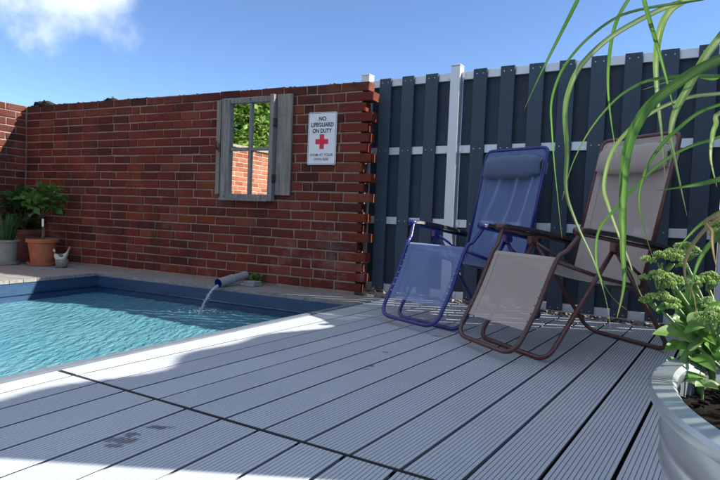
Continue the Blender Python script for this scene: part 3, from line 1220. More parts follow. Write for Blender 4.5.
def leaves(b, centre, n, rad, size, rr, up=.3, shape=None):
    """scatter folded leaves through an ellipsoid"""
    for _ in range(n):
        while True:
            q = Vector((rr.uniform(-1, 1), rr.uniform(-1, 1), rr.uniform(-1, 1)))
            if q.length <= 1: break
        q = q * (1 if rr.random() < .35 else (q.length + .35) / (q.length + .1) * .9)
        p = centre + Vector((q.x * rad[0], q.y * rad[1], q.z * rad[2]))
        d = (Vector((q.x, q.y, q.z * .5)) + Vector((rr.uniform(-1, 1), rr.uniform(-1, 1), rr.uniform(-.7, .6) + up))).normalized()
        s = size * rr.uniform(.6, 1.3)
        sd = d.cross(Vector((rr.uniform(-1, 1), rr.uniform(-1, 1), 1))).normalized() * s * .36
        nn = sd.cross(d).normalized()
        b.add([p, p + d * s * .5 + sd + nn * s * .08, p + d * s, p + d * s * .5 - sd + nn * s * .08, p + d * s * .52], [(0, 4, 1), (1, 4, 2), (2, 4, 3), (3, 4, 0)])


# ------------------------------------------------------------------ pebbles and rocks at the foot of the fence
b = MB()
rr = random.Random(9)
base_blobs = [blob(1, (1, .75, .55), q * 3.1) for q in range(6)]
for i in range(900):
    s = rr.uniform(-.85, 2.3)
    n_ = rr.uniform(4.03, 4.36)
    p = fd * (s + Q0.dot(fd)) + fnrm * n_
    if toL is not None and (toL @ (p - P0)).y > -.36 and (toL @ (p - P0)).x < .12: continue
    r_ = rr.uniform(.012, .034)
    v, f = base_blobs[i % 6]
    a = rr.uniform(0, 6.28)
    rot = Matrix.Rotation(a, 3, 'Z')
    zc = -.035 + rr.uniform(0, .028)
    b.add([p + rot @ (q * r_) + Vector((0, 0, zc)) for q in v], f)
o = b.build('pebbles', M['pebble'], None, True)
tag(o, 'mixed grey pebbles in the strip between deck and fence', 'pebbles', kind='stuff')
b = MB()
cs = [BACK + fd * -2.0, BACK + fd * 6.0, BACK + fd * 6.0 + fnrm * .5, BACK + fd * -2.0 + fnrm * .5]
for i, (px, py, dx, dz, lab) in enumerate(((366, 293.5, .11, .055, 'flat tan rock lying against the broken wall end'), (381, 291.5, .09, .075, 'lumpy grey brown rock beside the tan rock at the wall end'), (379, 297, .05, .035, 'small pale rock in front of the grey brown rock'), (392, 297, .05, .03, 'small dark rock by the foot of the blue lounger'),
        (562, 312, .055, .03, 'dark flat stone under the brown lounger beside the pale pebble'), (567, 311, .05, .04, 'pale grey stone under the brown lounger'), (620, 319, .05, .035, 'dark grey stone at the deck edge left of the tub plant'), (425, 297, .05, .04, 'rounded brown stone behind the footrest of the blue lounger'))):
    z = -.03
    g = gnd(px, py + 1, z)
    o = empty('rock', g)
    tag(o, lab, 'rock', 'rocks along the fence foot')
    bm = bmesh.new()
    bmesh.ops.create_icosphere(bm, subdivisions=3, radius=1)
    for v in bm.verts:
        q = 1 + .5 * noise.noise(v.co * 1.3 + Vector((i * 5.3, 0, 0))) + .18 * noise.cell(v.co * 2.4 + Vector((i, 2, 0)))
        v.co = Vector((v.co.x * dx, v.co.y * dx * .75, max(-.3, v.co.z) * dz)) * q
    me = bpy.data.meshes.new('boulder')
    bm.to_mesh(me)
    bm.free()
    me.materials.append(M['rock'] if i not in (2, 5) else M['pebble'])
    q = bpy.data.objects.new('boulder', me)
    col.objects.link(q)
    q.parent = o
    q.location.z = dz * .3
    q.rotation_euler.z = i * 1.3

# ------------------------------------------------------------------ water spout
pb, pf = Vector((-1.020, 5.04, .058)), Vector((-1.185, 4.715, .016))
sp = empty('water_pipe', pb)
tag(sp, 'grey plastic pipe spilling water into the pool', 'pipe')
dirp = (pf - pb).normalized()
Lp = (pf - pb).length
b = MB(); b.tube([Vector(), dirp * Lp * .56], .036, 20, False); b.tube([dirp * Lp * .0, dirp * Lp * .56], .032, 20, False); b.build('pipe_section', M['pvc'], sp, True)
b = MB(); b.tube([dirp * Lp * .53, dirp * Lp * 1.0], .040, 20, False); b.tube([dirp * Lp * .97, dirp * (Lp + .001)], .0385, 20, False); b.build('pipe_section', M['pvc'], sp, True)
b = MB(); b.tube([dirp * Lp * .5, dirp * Lp * .545], .042, 20); b.build('coupling_ring', M['pvc'], sp, True)
b = MB(); b.tube([dirp * Lp * .6, dirp * Lp * .999], .0365, 20, False); b.build('lining', M['pvc_in'], sp, True)
b = MB(); b.tube([dirp * -.012, dirp * .02], .034, 20); b.build('end_cap', M['pvc_in'], sp, True)
sb = empty('support_block', Vector((-.985, 4.94, COP)), WD)
tag(sb, 'small grey slab wedged beside the back of the water pipe', 'slab')
MB().box(-.02, .12, -.07, .06, 0, .022, .003).build('slab', M['slab'], sb)
MB().box(.0, .115, -.05, .055, .0225, .04, .003).build('slab', M['slab'], sb)
st = empty('falling_water', pf)
tag(st, 'thin clear stream of water falling from the grey pipe', 'water')
b = MB()
v0 = LAND - pf
path = []
rr = random.Random(4)
for i in range(19):
    t = i / 18
    path.append(Vector((v0.x * t, v0.y * t, -.022 + (v0.z + .022) * t * t * .82 + (v0.z + .022) * t * .18)) + Vector((rr.uniform(-.004, .004), rr.uniform(-.004, .004), 0)) * t)
b.tube(path, [.0125 - .004 * (i / 18) + rr.uniform(-.003, .003) for i in range(19)], 10)
for i in range(26):
    t = rr.uniform(.2, 1)
    q = path[int(t * 18)] + Vector((rr.uniform(-.03, .03), rr.uniform(-.03, .03), rr.uniform(-.01, .01))) * t
    v, f = base_blobs[i % 6]
    b.add([q + p * rr.uniform(.003, .007) for p in v], f)
b.build('stream', M['stream'], st, True)
fo = MB()
for i in range(100):
    a, d = rr.uniform(0, 6.28), abs(rr.gauss(0, .10))
    q = LAND - pf + Vector((d * math.cos(a) * 1.5, d * math.sin(a), .004))
    v, f = base_blobs[i % 6]
    k = rr.uniform(.002, .007)
    fo.add([q + Vector((p.x * k * 1.6, p.y * k, p.z * k * .5)) for p in v], f)
tag(fo.build('bubbles', M['foam'], st, True), kind='stuff')

# weed by the wall
wp = P0 + wd * -1.02 + wnrm * -.03 + Vector((0, 0, COP))
we = empty('weed', wp)
tag(we, 'tiny green weed growing at the wall foot right of the pipe', 'weed')
b = MB()
rr = random.Random(8)
leaves(b, Vector((0, -.01, .05)), 34, (.055, .03, .045), .045, rr)
b.build('foliage', M['pot_leaf'], we)
b = MB()
for i in range(5): b.tube([Vector((0, 0, 0)), Vector((rr.uniform(-.04, .04), -.01, rr.uniform(.04, .08)))], [.003, .0015], 5)
b.build('stem', M['sedum_stem'], we)

# ------------------------------------------------------------------ loungers
CK = dict(F1=(-.167, .040, .232), F2=(0, .0125, .262), F3=(.79, .0125, .275), AF=(.140, .606, .290), H=(.359, .545, .291),
          AR=(.68, .53, .306), BT=(.803, 1.131, .249), K=(.044, .471, .240), SB=(.60, .335, .240))


def lounger(key, pos, yaw, label):
    """local x = towards the backrest, y = chair's side, z up"""
    o = empty('lounger', pos, yaw)
    tag(o, label, 'lounger', 'reclining loungers by the fence')
    P = lambda k, s: Vector((CK[k][0], CK[k][2] * s, CK[k][1]))
    T, TR = M[key + 'tube'], .0115
    L, Rr = 1, -1
    # footrest loop: arm front - knee - toe bar
    def side(s):
        return [P('AF', s), P('AF', s) * .35 + P('K', s) * .65 + Vector((.012, 0, 0)), P('K', s), P('K', s) * .5 + P('F1', s) * .5 + Vector((.010, 0, -.01)), P('F1', s)]
    a = spline(side(L)[:-1], 5)
    c = spline(side(Rr)[:-1], 5)
    path = fillet([*a, P('F1', L), P('F1', Rr), *reversed(c)], .09, 7)
    b = MB(); b.tube(path, TR, 10); b.build('footrest_frame', T, o, True)
    for nm, k, r_ in (('front_leg', 'F2', .075), ('rear_leg', 'F3', .085)):
        top = lambda s: P('H', s) + Vector((0, -.012 * s, -.01))
        path = fillet([top(L), P(k, L), P(k, Rr), top(Rr)], r_, 8)
        b = MB(); b.tube(path, TR, 10); lg = b.build(nm, T, o, True)
    # back frame
    path = fillet([P('SB', L), P('BT', L), P('BT', Rr), P('SB', Rr)], .055, 8)
    b = MB(); b.tube(path, TR, 10); b.build('back_frame', T, o, True)
    q = P('SB', L) * .93 + P('BT', L) * .07
    # rear cross bar, hanging loop behind the seat
    p1, p2 = P('SB', L) + Vector((-.02, 0, .06)), P('SB', Rr) + Vector((-.02, 0, .06))
    dn = Vector((.10, 0, -.085))
    b = MB(); b.tube(fillet([p1, p1 + dn, p2 + dn, p2], .05, 6), TR * .85, 8); b.build('cross_bar', T, o, True)
    for s in (L, Rr):
        b = MB(); b.tube([P('K', s) + Vector((.0, -.004 * s, -.005)), P('K', s) * .5 + P('SB', s) * .5 + Vector((0, 0, -.014)), P('SB', s)], TR * .9, 8); b.build('seat_rail', T, o, True)
        # diagonal link from the arm hinge to the seat rail
        b = MB(); b.tube([P('H', s) + Vector((0, -.026 * s, -.02)), P('SB', s) + Vector((.02, -.012 * s, .05))], TR * .75, 8); b.build('link_bar', T, o, True)
        # arm: flat pad on a tube
        b = MB()
        n_ = 9
        A0, A1 = P('AF', s) + Vector((-.02, .0, .006)), P('AR', s) + Vector((.0, 0, .008))
        vs, fs = [], []
        for i in range(n_):
            t = i / (n_ - 1)
            cpt = A0 * (1 - t) + A1 * t + Vector((0, 0, .012 * math.sin(t * math.pi)))
            hw = .024 * (1 if 0 < i < n_ - 1 else .7) * (1 + .15 * math.sin(t * 3.1))
            for (yy, zz) in ((-hw, -.008), (-hw * .8, .010), (0, .015), (hw * .8, .010), (hw, -.008)):
                vs.append(cpt + Vector((0, yy, zz)))
        for i in range(n_ - 1):
            for k in range(5):
                fs.append((i * 5 + k, i * 5 + (k + 1) % 5, (i + 1) * 5 + (k + 1) % 5, (i + 1) * 5 + k))
        fs += [tuple(range(5)), tuple(reversed(range((n_ - 1) * 5, n_ * 5)))]
        b.add(vs, fs)
        ar = b.build('armrest', M['armpad'], o, False)
        b = MB(); b.tube([A0 + Vector((-.005, 0, -.012)), A1 + Vector((0, 0, -.014))], .010, 8); b.build('arm_tube', T, ar, True)
        b = MB(); b.tube([A0 + Vector((-.022, 0, -.002)), A0 + Vector((.07, 0, -.005))], .0185, 10); b.build('arm_end', T, ar, True)
        # hinge bracket and locking knob
        h = P('H', s)
        b = MB()
        b.box(h.x - .035, h.x + .03, h.y - .016, h.y + .016, h.z - .03, h.z + .022, .006)
        b.tube([h + Vector((0, .024, -.012)), h + Vector((0, -.024, -.012))], .017, 10)
        b.tube([h + Vector((.0, .0, -.03)), h + Vector((.03, 0, -.05))], [.010, .006], 8)
        b.build('hinge_bracket', T, o)
    # fabric
    F = M[key + 'fabric']
    def sheet(name, rows, w0, sag, mat, nu=9, parent=o):
        """rows: list of (point in xz, width, dip)"""
        vs, fs = [], []
        for (p, w, dip) in rows:
            for k in range(nu):
                u = -1 + 2 * k / (nu - 1)
                vs.append(Vector((p[0], u * w, p[1])) + Vector(sag) * dip * (1 - u * u))
        for i in range(len(rows) - 1):
            for k in range(nu - 1):
                fs.append((i * nu + k, i * nu + k + 1, (i + 1) * nu + k + 1, (i + 1) * nu + k))
        return mesh_obj(name, vs, fs, mat, parent, True)
    k_, f1, sb_, bt = CK['K'], CK['F1'], CK['SB'], CK['BT']
    rows = []
    for i in range(11):
        t = i / 10 * .74
        x, z = k_[0] + (f1[0] - k_[0]) * t, k_[1] + (f1[1] - k_[1]) * t
        bow = .026 * math.sin(min(1, t * 1.15) * math.pi)
        rows.append(((x + .004 + .010 * math.sin(t * math.pi), z - .006), k_[2] + (f1[2] - k_[2]) * t - .014, bow))
    foot = sheet('footrest_fabric', [((k_[0] + .035, k_[1] - .004), k_[2] - .016, .0), ((k_[0] + .016, k_[1] + .010), k_[2] - .014, .0)] + rows, .2, (.9, 0, -.35), F)
    rows = []
    for i in range(9):
        t = i / 8
        rows.append(((k_[0] + .035 + (sb_[0] - k_[0] - .035) * t, k_[1] - .006 + (sb_[1] - k_[1]) * t), .222, .032 * math.sin(t * math.pi) ** .7 if 0 < t < 1 else 0))
    sheet('seat_fabric', rows, .2, (0, 0, -1), F)
    rows = []
    for i in range(15):
        t = i / 14
        x, z = sb_[0] + (bt[0] - sb_[0]) * t, sb_[1] + (bt[1] - sb_[1]) * t
        rows.append(((x, z), sb_[2] + (bt[2] - sb_[2]) * t - .012, .05 * math.sin(t * math.pi) * (1 - .4 * t)))
    back = sheet('back_fabric', rows, .2, (1, 0, 0), F)
    # darker hems: sewn double cloth
    def hem(src, r0, r1, nm='hem', off_=(-.003, 0, .001)):
        vs_ = [v.co + Vector(off_) for v in src.data.vertices]
        nu = 9
        return mesh_obj(nm, vs_[r0 * nu:(r1 + 1) * nu], [(i * nu + k, i * nu + k + 1, (i + 1) * nu + k + 1, (i + 1) * nu + k) for i in range(r1 - r0) for k in range(nu - 1)], F, src, True)
    hem(back, 13, 14)
    hem(foot, 0, 2, off_=(-.002, 0, .002))
    def side_hem(src, name='side_hem'):
        nu = 9
        n_ = len(src.data.vertices) // nu
        for (a_, c_) in ((0, 1), (nu - 1, nu - 2)):
            vs_ = []
            for i in range(n_):
                e_, i_ = src.data.vertices[i * nu + a_].co, src.data.vertices[i * nu + c_].co
                dd = (i_ - e_) * .55
                vs_ += [e_ + Vector((-.003, 0, .001)), e_ + dd + Vector((-.003, 0, .001))]
            mesh_obj(name, vs_, [(2 * i, 2 * i + 1, 2 * i + 3, 2 * i + 2) for i in range(n_ - 1)], F, src, True)
    side_hem(foot)
    side_hem(back)
    # elastic lacing between cloth and tube
    b = MB()
    for s in (L, Rr):
        for i in range(8):
            t = .06 + i * .085
            x, z = k_[0] + (f1[0] - k_[0]) * t, k_[1] + (f1[1] - k_[1]) * t
            w = (k_[2] + (f1[2] - k_[2]) * t)
            b.tube([Vector((x + .004, s * (w - .018), z)), Vector((x + .006, s * (w + .010), z - .012))], .0024, 5)
        for i in range(12):
            t = (i + .5) / 12
            x, z = k_[0] + (sb_[0] - k_[0]) * t, k_[1] + (sb_[1] - k_[1]) * t
            b.tube([Vector((x, s * .218, z - .012)), Vector((x + .01, s * .246, z - .006))], .0024, 5)
        for i in range(16):
            t = (i + .5) / 17
            x, z = sb_[0] + (bt[0] - sb_[0]) * t, sb_[1] + (bt[1] - sb_[1]) * t
            w = sb_[2] + (bt[2] - sb_[2]) * t
            b.tube([Vector((x + .002, s * (w - .018), z)), Vector((x + .004, s * (w + .010), z - .01))], .0024, 5)
    tag(b.build('lacing', M['cord'] if key == 'blue' else M['browntube'], o), kind='stuff')
    # head pillow
    ax = (Vector((bt[0], 0, bt[1])) - Vector((sb_[0], 0, sb_[1]))).normalized()
    nrm = Vector((-ax.z, 0, ax.x))
    ctr = Vector((sb_[0], 0, sb_[1])) + ax * (.835 * (Vector((bt[0] - sb_[0], 0, bt[1] - sb_[1])).length)) + nrm * .022
    vs, fs = [], []
    nu, nv = 22, 14
    for i in range(nu):
        u = -1 + 2 * i / (nu - 1)
        pinch = (1 - abs(u) ** 7) ** .5
        for k in range(nv):
            an = 2 * math.pi * k / nv
            hgt = .083 * (.62 + .38 * (1 - abs(u) ** 5)) * (1 + .03 * math.sin(u * 9))
            wr_ = .004 * noise.noise(Vector((u * 5, an * 1.3, 2)))
            q = ctr + Vector((0, u * (.232 - .006 * math.sin(an) ** 2), 0)) + ax * hgt * math.copysign(abs(math.cos(an)) ** .8, math.cos(an)) + nrm * ((.034 * pinch + .004) * math.sin(an) + wr_)
            vs.append(q)
    for i in range(nu - 1):
        for k in range(nv):
            fs.append((i * nv + k, i * nv + (k + 1) % nv, (i + 1) * nv + (k + 1) % nv, (i + 1) * nv + k))
    fs += [tuple(range(nv)), tuple(reversed(range((nu - 1) * nv, nu * nv)))]
    pil = mesh_obj('pillow', vs, fs, M[key + 'pad'], o, True)
    for s in (L, Rr):
        b = MB()
        for q in (0,):
            y0, y1 = s * .222, s * .262
            w = .055
            c_ = ctr - nrm * .012
            b.add([c_ + Vector((0, y0, 0)) - ax * w, c_ + Vector((0, y1, 0)) - ax * w * .85 - nrm * .008, c_ + Vector((0, y1, 0)) + ax * w * .6 - nrm * .008, c_ + Vector((0, y0, 0)) + ax * w * .8], [(0, 1, 2, 3)])
            b.add([c_ + Vector((0, y1, 0)) - ax * w * .85 - nrm * .008, c_ + Vector((0, y1 - s * .01, 0)) - ax * w * .85 - nrm * .03, c_ + Vector((0, y1 - s * .01, 0)) + ax * w * .6 - nrm * .03, c_ + Vector((0, y1, 0)) + ax * w * .6 - nrm * .008], [(0, 1, 2, 3)])
        b.build('strap', M[key + 'pad'], pil)
    b = MB()
    c_ = ctr + nrm * .012 + Vector((0, -.2335, 0))
    b.box(c_.x - .004, c_.x + .004, c_.y - .004, c_.y, c_.z - .02, c_.z + .02)
    b.build('maker_tag', M['armpad'], pil)
    return o


lounger('blue', (.416, 3.336, 0), R(38.7), 'blue mesh reclining lounger with padded headrest, nearest the brick wall')
lounger('brown', (.771, 2.772, 0), R(23.5), 'brown taupe mesh reclining lounger in front of the blue one')

# ------------------------------------------------------------------ pots in the left corner
def pot(name, px, py, rb, rt, h, mat, label, saucer=True, lip=.035):
    g = gnd(px, py, COP)
    g = g + Vector((g.x, g.y, 0)).normalized() * rb        # the pixel marks the front of the base
    g.z = COP
    o = empty(name, g)
    tag(o, label, 'plant pot', None)
    z0 = .022 if saucer else 0.0
    t = .014
    prof = [(rb, z0), (rt - .012, z0 + h - lip - .004), (rt - .008, z0 + h - lip), (rt + .006, z0 + h - lip), (rt + .008, z0 + h - .004), (rt + .003, z0 + h), (rt - t, z0 + h), (rt - t - .006, z0 + h - .05), (.0, z0 + h - .05)]
    MB().lathe(prof, 40).build('pot', mat, o, auto=35)
    MB().lathe([(rt - t - .004, z0 + h - .04), (rt * .5, z0 + h - .028), (0, z0 + h - .03)], 24, cap=False).build('soil', M['soil'], o, True)
    if saucer:
        MB().lathe([(rb * 1.05, 0), (rb * 1.28, .004), (rb * 1.36, .034), (rb * 1.31, .034), (rb * 1.22, .012), (0, .012)], 40).build('saucer', mat, o, auto=35)
    return o, z0 + h


rr = random.Random(31)
p1, h1 = pot('plant_pot', 42, 266, .105, .148, .255, M['terracotta'], 'bright terracotta pot with saucer holding a small leafy tree')
b = MB()
b.tube(spline([(0, 0, h1 - .04), (.012, 0, h1 + .08), (-.006, .01, h1 + .17), (-.012, .0, h1 + .27)], 5), [.017] * 6 + [.015] * 5 + [.012] * 5, 8)
tips = []
for (dx, dy, dz) in ((-.11, .0, .38), (.05, -.03, .42), (-.03, .05, .46), (.11, .02, .46), (-.02, -.05, .33), (.07, .04, .34)):
    q = Vector((dx, dy, h1 + dz))
    b.tube([Vector((-.01, 0, h1 + .22)), Vector((-.01, 0, h1 + .22)) * .4 + q * .6 + Vector((0, 0, -.03)), q], [.008, .006, .003], 6)
    tips.append(q)
b.build('trunk', M['bark'], p1, True)
b = MB()
for q in tips: leaves(b, q + Vector((0, 0, .02)), 34, (.085, .085, .06), .085, rr, .1)
leaves(b, Vector((-.12, 0, h1 + .34)), 30, (.09, .08, .05), .08, rr, 0)
b.build('foliage', M['pot_leaf'], p1)
MB().box(.012, .032, -.035, -.031, h1 + .13, h1 + .21).build('name_tag', M['tagwhite'], p1)

p2, h2 = pot('plant_pot', 24, 261.5, .13, .19, .33, M['terracotta_old'], 'old dark terracotta pot with dense green bush in the corner', True, .05)
b = MB()
for i in range(7):
    q = Vector((rr.uniform(-.14, .14), rr.uniform(-.1, .1), h2 + rr.uniform(.2, .38)))
    b.tube([Vector((0, 0, h2 - .05)), q * .5 + Vector((0, 0, h2 * .5)), q], [.01, .007, .003], 6)
b.build('stem', M['bark'], p2, True)
b = MB()
leaves(b, Vector((.0, 0, h2 + .14)), 260, (.2, .17, .18), .08, rr, .1)
leaves(b, Vector((-.02, 0, h2 + .33)), 120, (.17, .14, .1), .085, rr, .15)
b.build('foliage', M['dark_leaf'], p2)
b = MB()
leaves(b, Vector((.03, -.04, h2 + .37)), 55, (.17, .12, .07), .09, rr, .2)
b.build('young_foliage', M['pot_leaf'], p2)

p3, h3 = pot('plant_pot', 5, 265, .10, .135, .235, M['greypot'], 'grey glazed pot with grassy rush plant at the left edge', True, .02)
b = MB()
for i in range(130):
    a, r0 = rr.uniform(0, 6.28), rr.uniform(0, .08)
    base = Vector((r0 * math.cos(a), r0 * math.sin(a), h3 - .04))
    tip = base + Vector((math.cos(a) * rr.uniform(.01, .14), math.sin(a) * rr.uniform(.01, .14), rr.uniform(.16, .33)))
    mid = base * .5 + tip * .5 + Vector((0, 0, .03))
    w = Vector((-math.sin(a), math.cos(a), 0)) * .006
    b.add([base - w, base + w, mid + w, mid - w, tip], [(0, 1, 2, 3), (3, 2, 4)])
b.build('foliage', M['rush_leaf'], p3)

# stoneware bird
hen = empty('bird_figurine', gnd(62, 268, COP) + Vector((-.03, .05, 0)), R(12))
hen.scale = (.66, .75, .95)
tag(hen, 'cream and grey stoneware bird planter right of the bright terracotta pot', 'figurine')
MB().lathe([(.062, 0), (.078, .01), (.092, .055), (.090, .085), (.078, .092), (.07, .09), (.05, .07), (0, .065)], 28).build('body', M['stoneware_dark'], hen, True)
# upper bird body: saddle shape with a raised tail and a small head
vs, fs = [], []
nu, nv = 14, 12
for i in range(nu):
    t = i / (nu - 1)
    x = -.105 + .21 * t
    zc = .085 + .085 * (abs(t - .42) * 1.75) ** 2.0 + (.03 if t > .8 else 0) * (t - .8) * 5
    ry = .066 * (math.sin(math.pi * min(1, max(.0, t * .93 + .04)))) ** .6 + .004
    rz = .052 * (math.sin(math.pi * min(1, max(.0, t * .9 + .07)))) ** .7 + .006
    for k in range(nv):
        an = 2 * math.pi * k / nv
        vs.append((x, ry * math.cos(an), zc + rz * math.sin(an)))
for i in range(nu - 1):
    for k in range(nv): fs.append((i * nv + k, i * nv + (k + 1) % nv, (i + 1) * nv + (k + 1) % nv, (i + 1) * nv + k))
fs += [tuple(range(nv)), tuple(reversed(range((nu - 1) * nv, nu * nv)))]
mesh_obj('back', vs, fs, M['stoneware'], hen, True)
v, f = blob(2, (.020, .018, .022), 4)
MB().add([p + Vector((.108, 0, .208)) for p in v], f).build('tail_knob', M['terracotta'], hen, True)
MB().tube([Vector((-.098, 0, .165)), Vector((-.12, 0, .19)), Vector((-.128, 0, .178))], [.016, .013, .003], 8).build('head', M['stoneware'], hen, True)
v, f = blob(2, (.03, .006, .016), 7)
MB().add([p + Vector((.01, -.067, .135)) for p in v], f).build('glaze_mark', M['blue_glaze'], hen, True)

# ------------------------------------------------------------------ galvanised tub with sedum and grass
TC = Vector((.851, .595, 0))
TR_, TZ = .472, .42
tub = empty('planter_tub', TC)
tag(tub, 'big round galvanised steel tub planter at the lower right corner', 'planter')
prof = [(TR_ - .050, 0.0), (TR_ - .047, .004)]
for zb, hb in ((.09, .010), (.17, .010), (.25, .010), (.318, .008), (.352, .006)):
    rb_ = TR_ - .046 + .030 * zb / .4
    prof += [(rb_, zb - hb * 1.3), (rb_ + hb * .45, zb - hb * .7), (rb_ + hb * .65, zb), (rb_ + hb * .45, zb + hb * .7), (rb_ + .0006, zb + hb * 1.3)]
prof += [(TR_ - .016, .385), (TR_ - .012, .40)]
MB().lathe(prof, 96, cap=False).build('tub_wall', M['galv'], tub, auto=40)
MB().lathe([(TR_ - .020, .398), (TR_ - .004, .400), (TR_, .406), (TR_ + .001, .414), (TR_ - .003, TZ), (TR_ - .030, TZ + .001), (TR_ - .036, .414), (TR_ - .036, .40), (TR_ - .03, .392)], 96, cap=False).build('rim', M['galv'], tub, auto=40)
MB().lathe([(TR_ - .024, .395), (TR_ - .034, .30), (TR_ - .04, .1)], 96, cap=False).build('inner_wall', M['galv'], tub, True)
b = MB()
n_ = 40
vs, fs = [], []
for j in range(n_ + 1):
    for i in range(n_ + 1):
        x, y = (-1 + 2 * i / n_), (-1 + 2 * j / n_)
        q = Vector((x * math.sqrt(1 - y * y / 2), y * math.sqrt(1 - x * x / 2), 0)) * (TR_ - .032)
        q.z = .368 + .016 * noise.noise(q * 9) + .012 * noise.noise(q * 40)
        vs.append(q)
for j in range(n_):
    for i in range(n_):
        fs.append((j * (n_ + 1) + i, j * (n_ + 1) + i + 1, (j + 1) * (n_ + 1) + i + 1, (j + 1) * (n_ + 1) + i))
mesh_obj('soil', vs, fs, M['soil'], tub, True)
b = MB()
cr_ = random.Random(12)
for i in range(520):
    a, q = cr_.uniform(0, 6.28), math.sqrt(cr_.random()) * (TR_ - .04)
    k_ = cr_.uniform(.003, .010)
    v, f = base_blobs[i % 6]
    rot = Matrix.Rotation(cr_.uniform(0, 6.28), 3, 'Z')
    b.add([rot @ (p * k_) + Vector((q * math.cos(a), q * math.sin(a), .376)) for p in v], f)
tag(b.build('soil_crumbs', M['soil'], tub, False), kind='stuff')
# rim seam
a = math.atan2(.81 - TC.y, .43 - TC.x)
b = MB()
q = Vector((math.cos(a), math.sin(a), 0))
w = Vector((-math.sin(a), math.cos(a), 0))
b.add([q * (TR_ + .0016) + w * .002 + Vector((0, 0, .402)), q * (TR_ + .0016) - w * .002 + Vector((0, 0, .402)), q * (TR_ + .0015) - w * .002 + Vector((0, 0, TZ + .0025)), q * (TR_ + .0015) + w * .002 + Vector((0, 0, TZ + .0025)), q * (TR_ - .037) + w * .002 + Vector((0, 0, TZ + .003)), q * (TR_ - .037) - w * .002 + Vector((0, 0, TZ + .003))], [(0, 1, 2, 3), (3, 2, 5, 4)])
b.build('rim_seam', M['iron'], tub)


def blade(path, w_mid, mat, parent, seed=0, taper=.6, base_w=.6):
    """folded ribbon through world points, from base to tip"""
    pts = spline(path, 5)
    n_ = len(pts)
    r2 = random.Random(seed)
    tw = r2.uniform(-.9, .9)
    vs, fs, uvs = [], [], []
    side = None
    for i, p in enumerate(pts):
        t = i / (n_ - 1)
        d = (pts[min(i + 1, n_ - 1)] - pts[max(i - 1, 0)]).normalized()
        view = (CAM - p).normalized()
        if side is None:
            side = d.cross(Vector((-.45, -.85, .25))).normalized()
        side = (side - d * side.dot(d))
        want = d.cross(Vector((-.45, -.85, .25)))
        if want.length > .15:
            want.normalize()
            if want.dot(side) < 0: want = -want
            side = (side * .8 + want * .2)
        side.normalize()
        nn = side.cross(d).normalized()
        sd = (side * math.cos(tw * t) + nn * math.sin(tw * t)).normalized()
        nn = sd.cross(d).normalized()
        w = w_mid * .5 * (base_w + (1 - base_w) * min(1, t * 4)) * (1 - max(0, (t - taper) / (1 - taper)) ** 1.4 * .96)
        vs += [p - sd * w, p + nn * w * .28, p + sd * w]
        uvs += [(0, t), (.5, t), (1, t)]
    for i in range(n_ - 1):
        a = 3 * i
        fs += [(a, a + 1, a + 4, a + 3), (a + 1, a + 2, a + 5, a + 4)]
    o = mesh_obj('blade', [v - parent.location for v in vs], fs, mat, parent, True)
    ul = o.data.uv_layers.new(name='UVMap')
    for lp in o.data.loops: ul.data[lp.index].uv = uvs[lp.vertex_index]
    return o


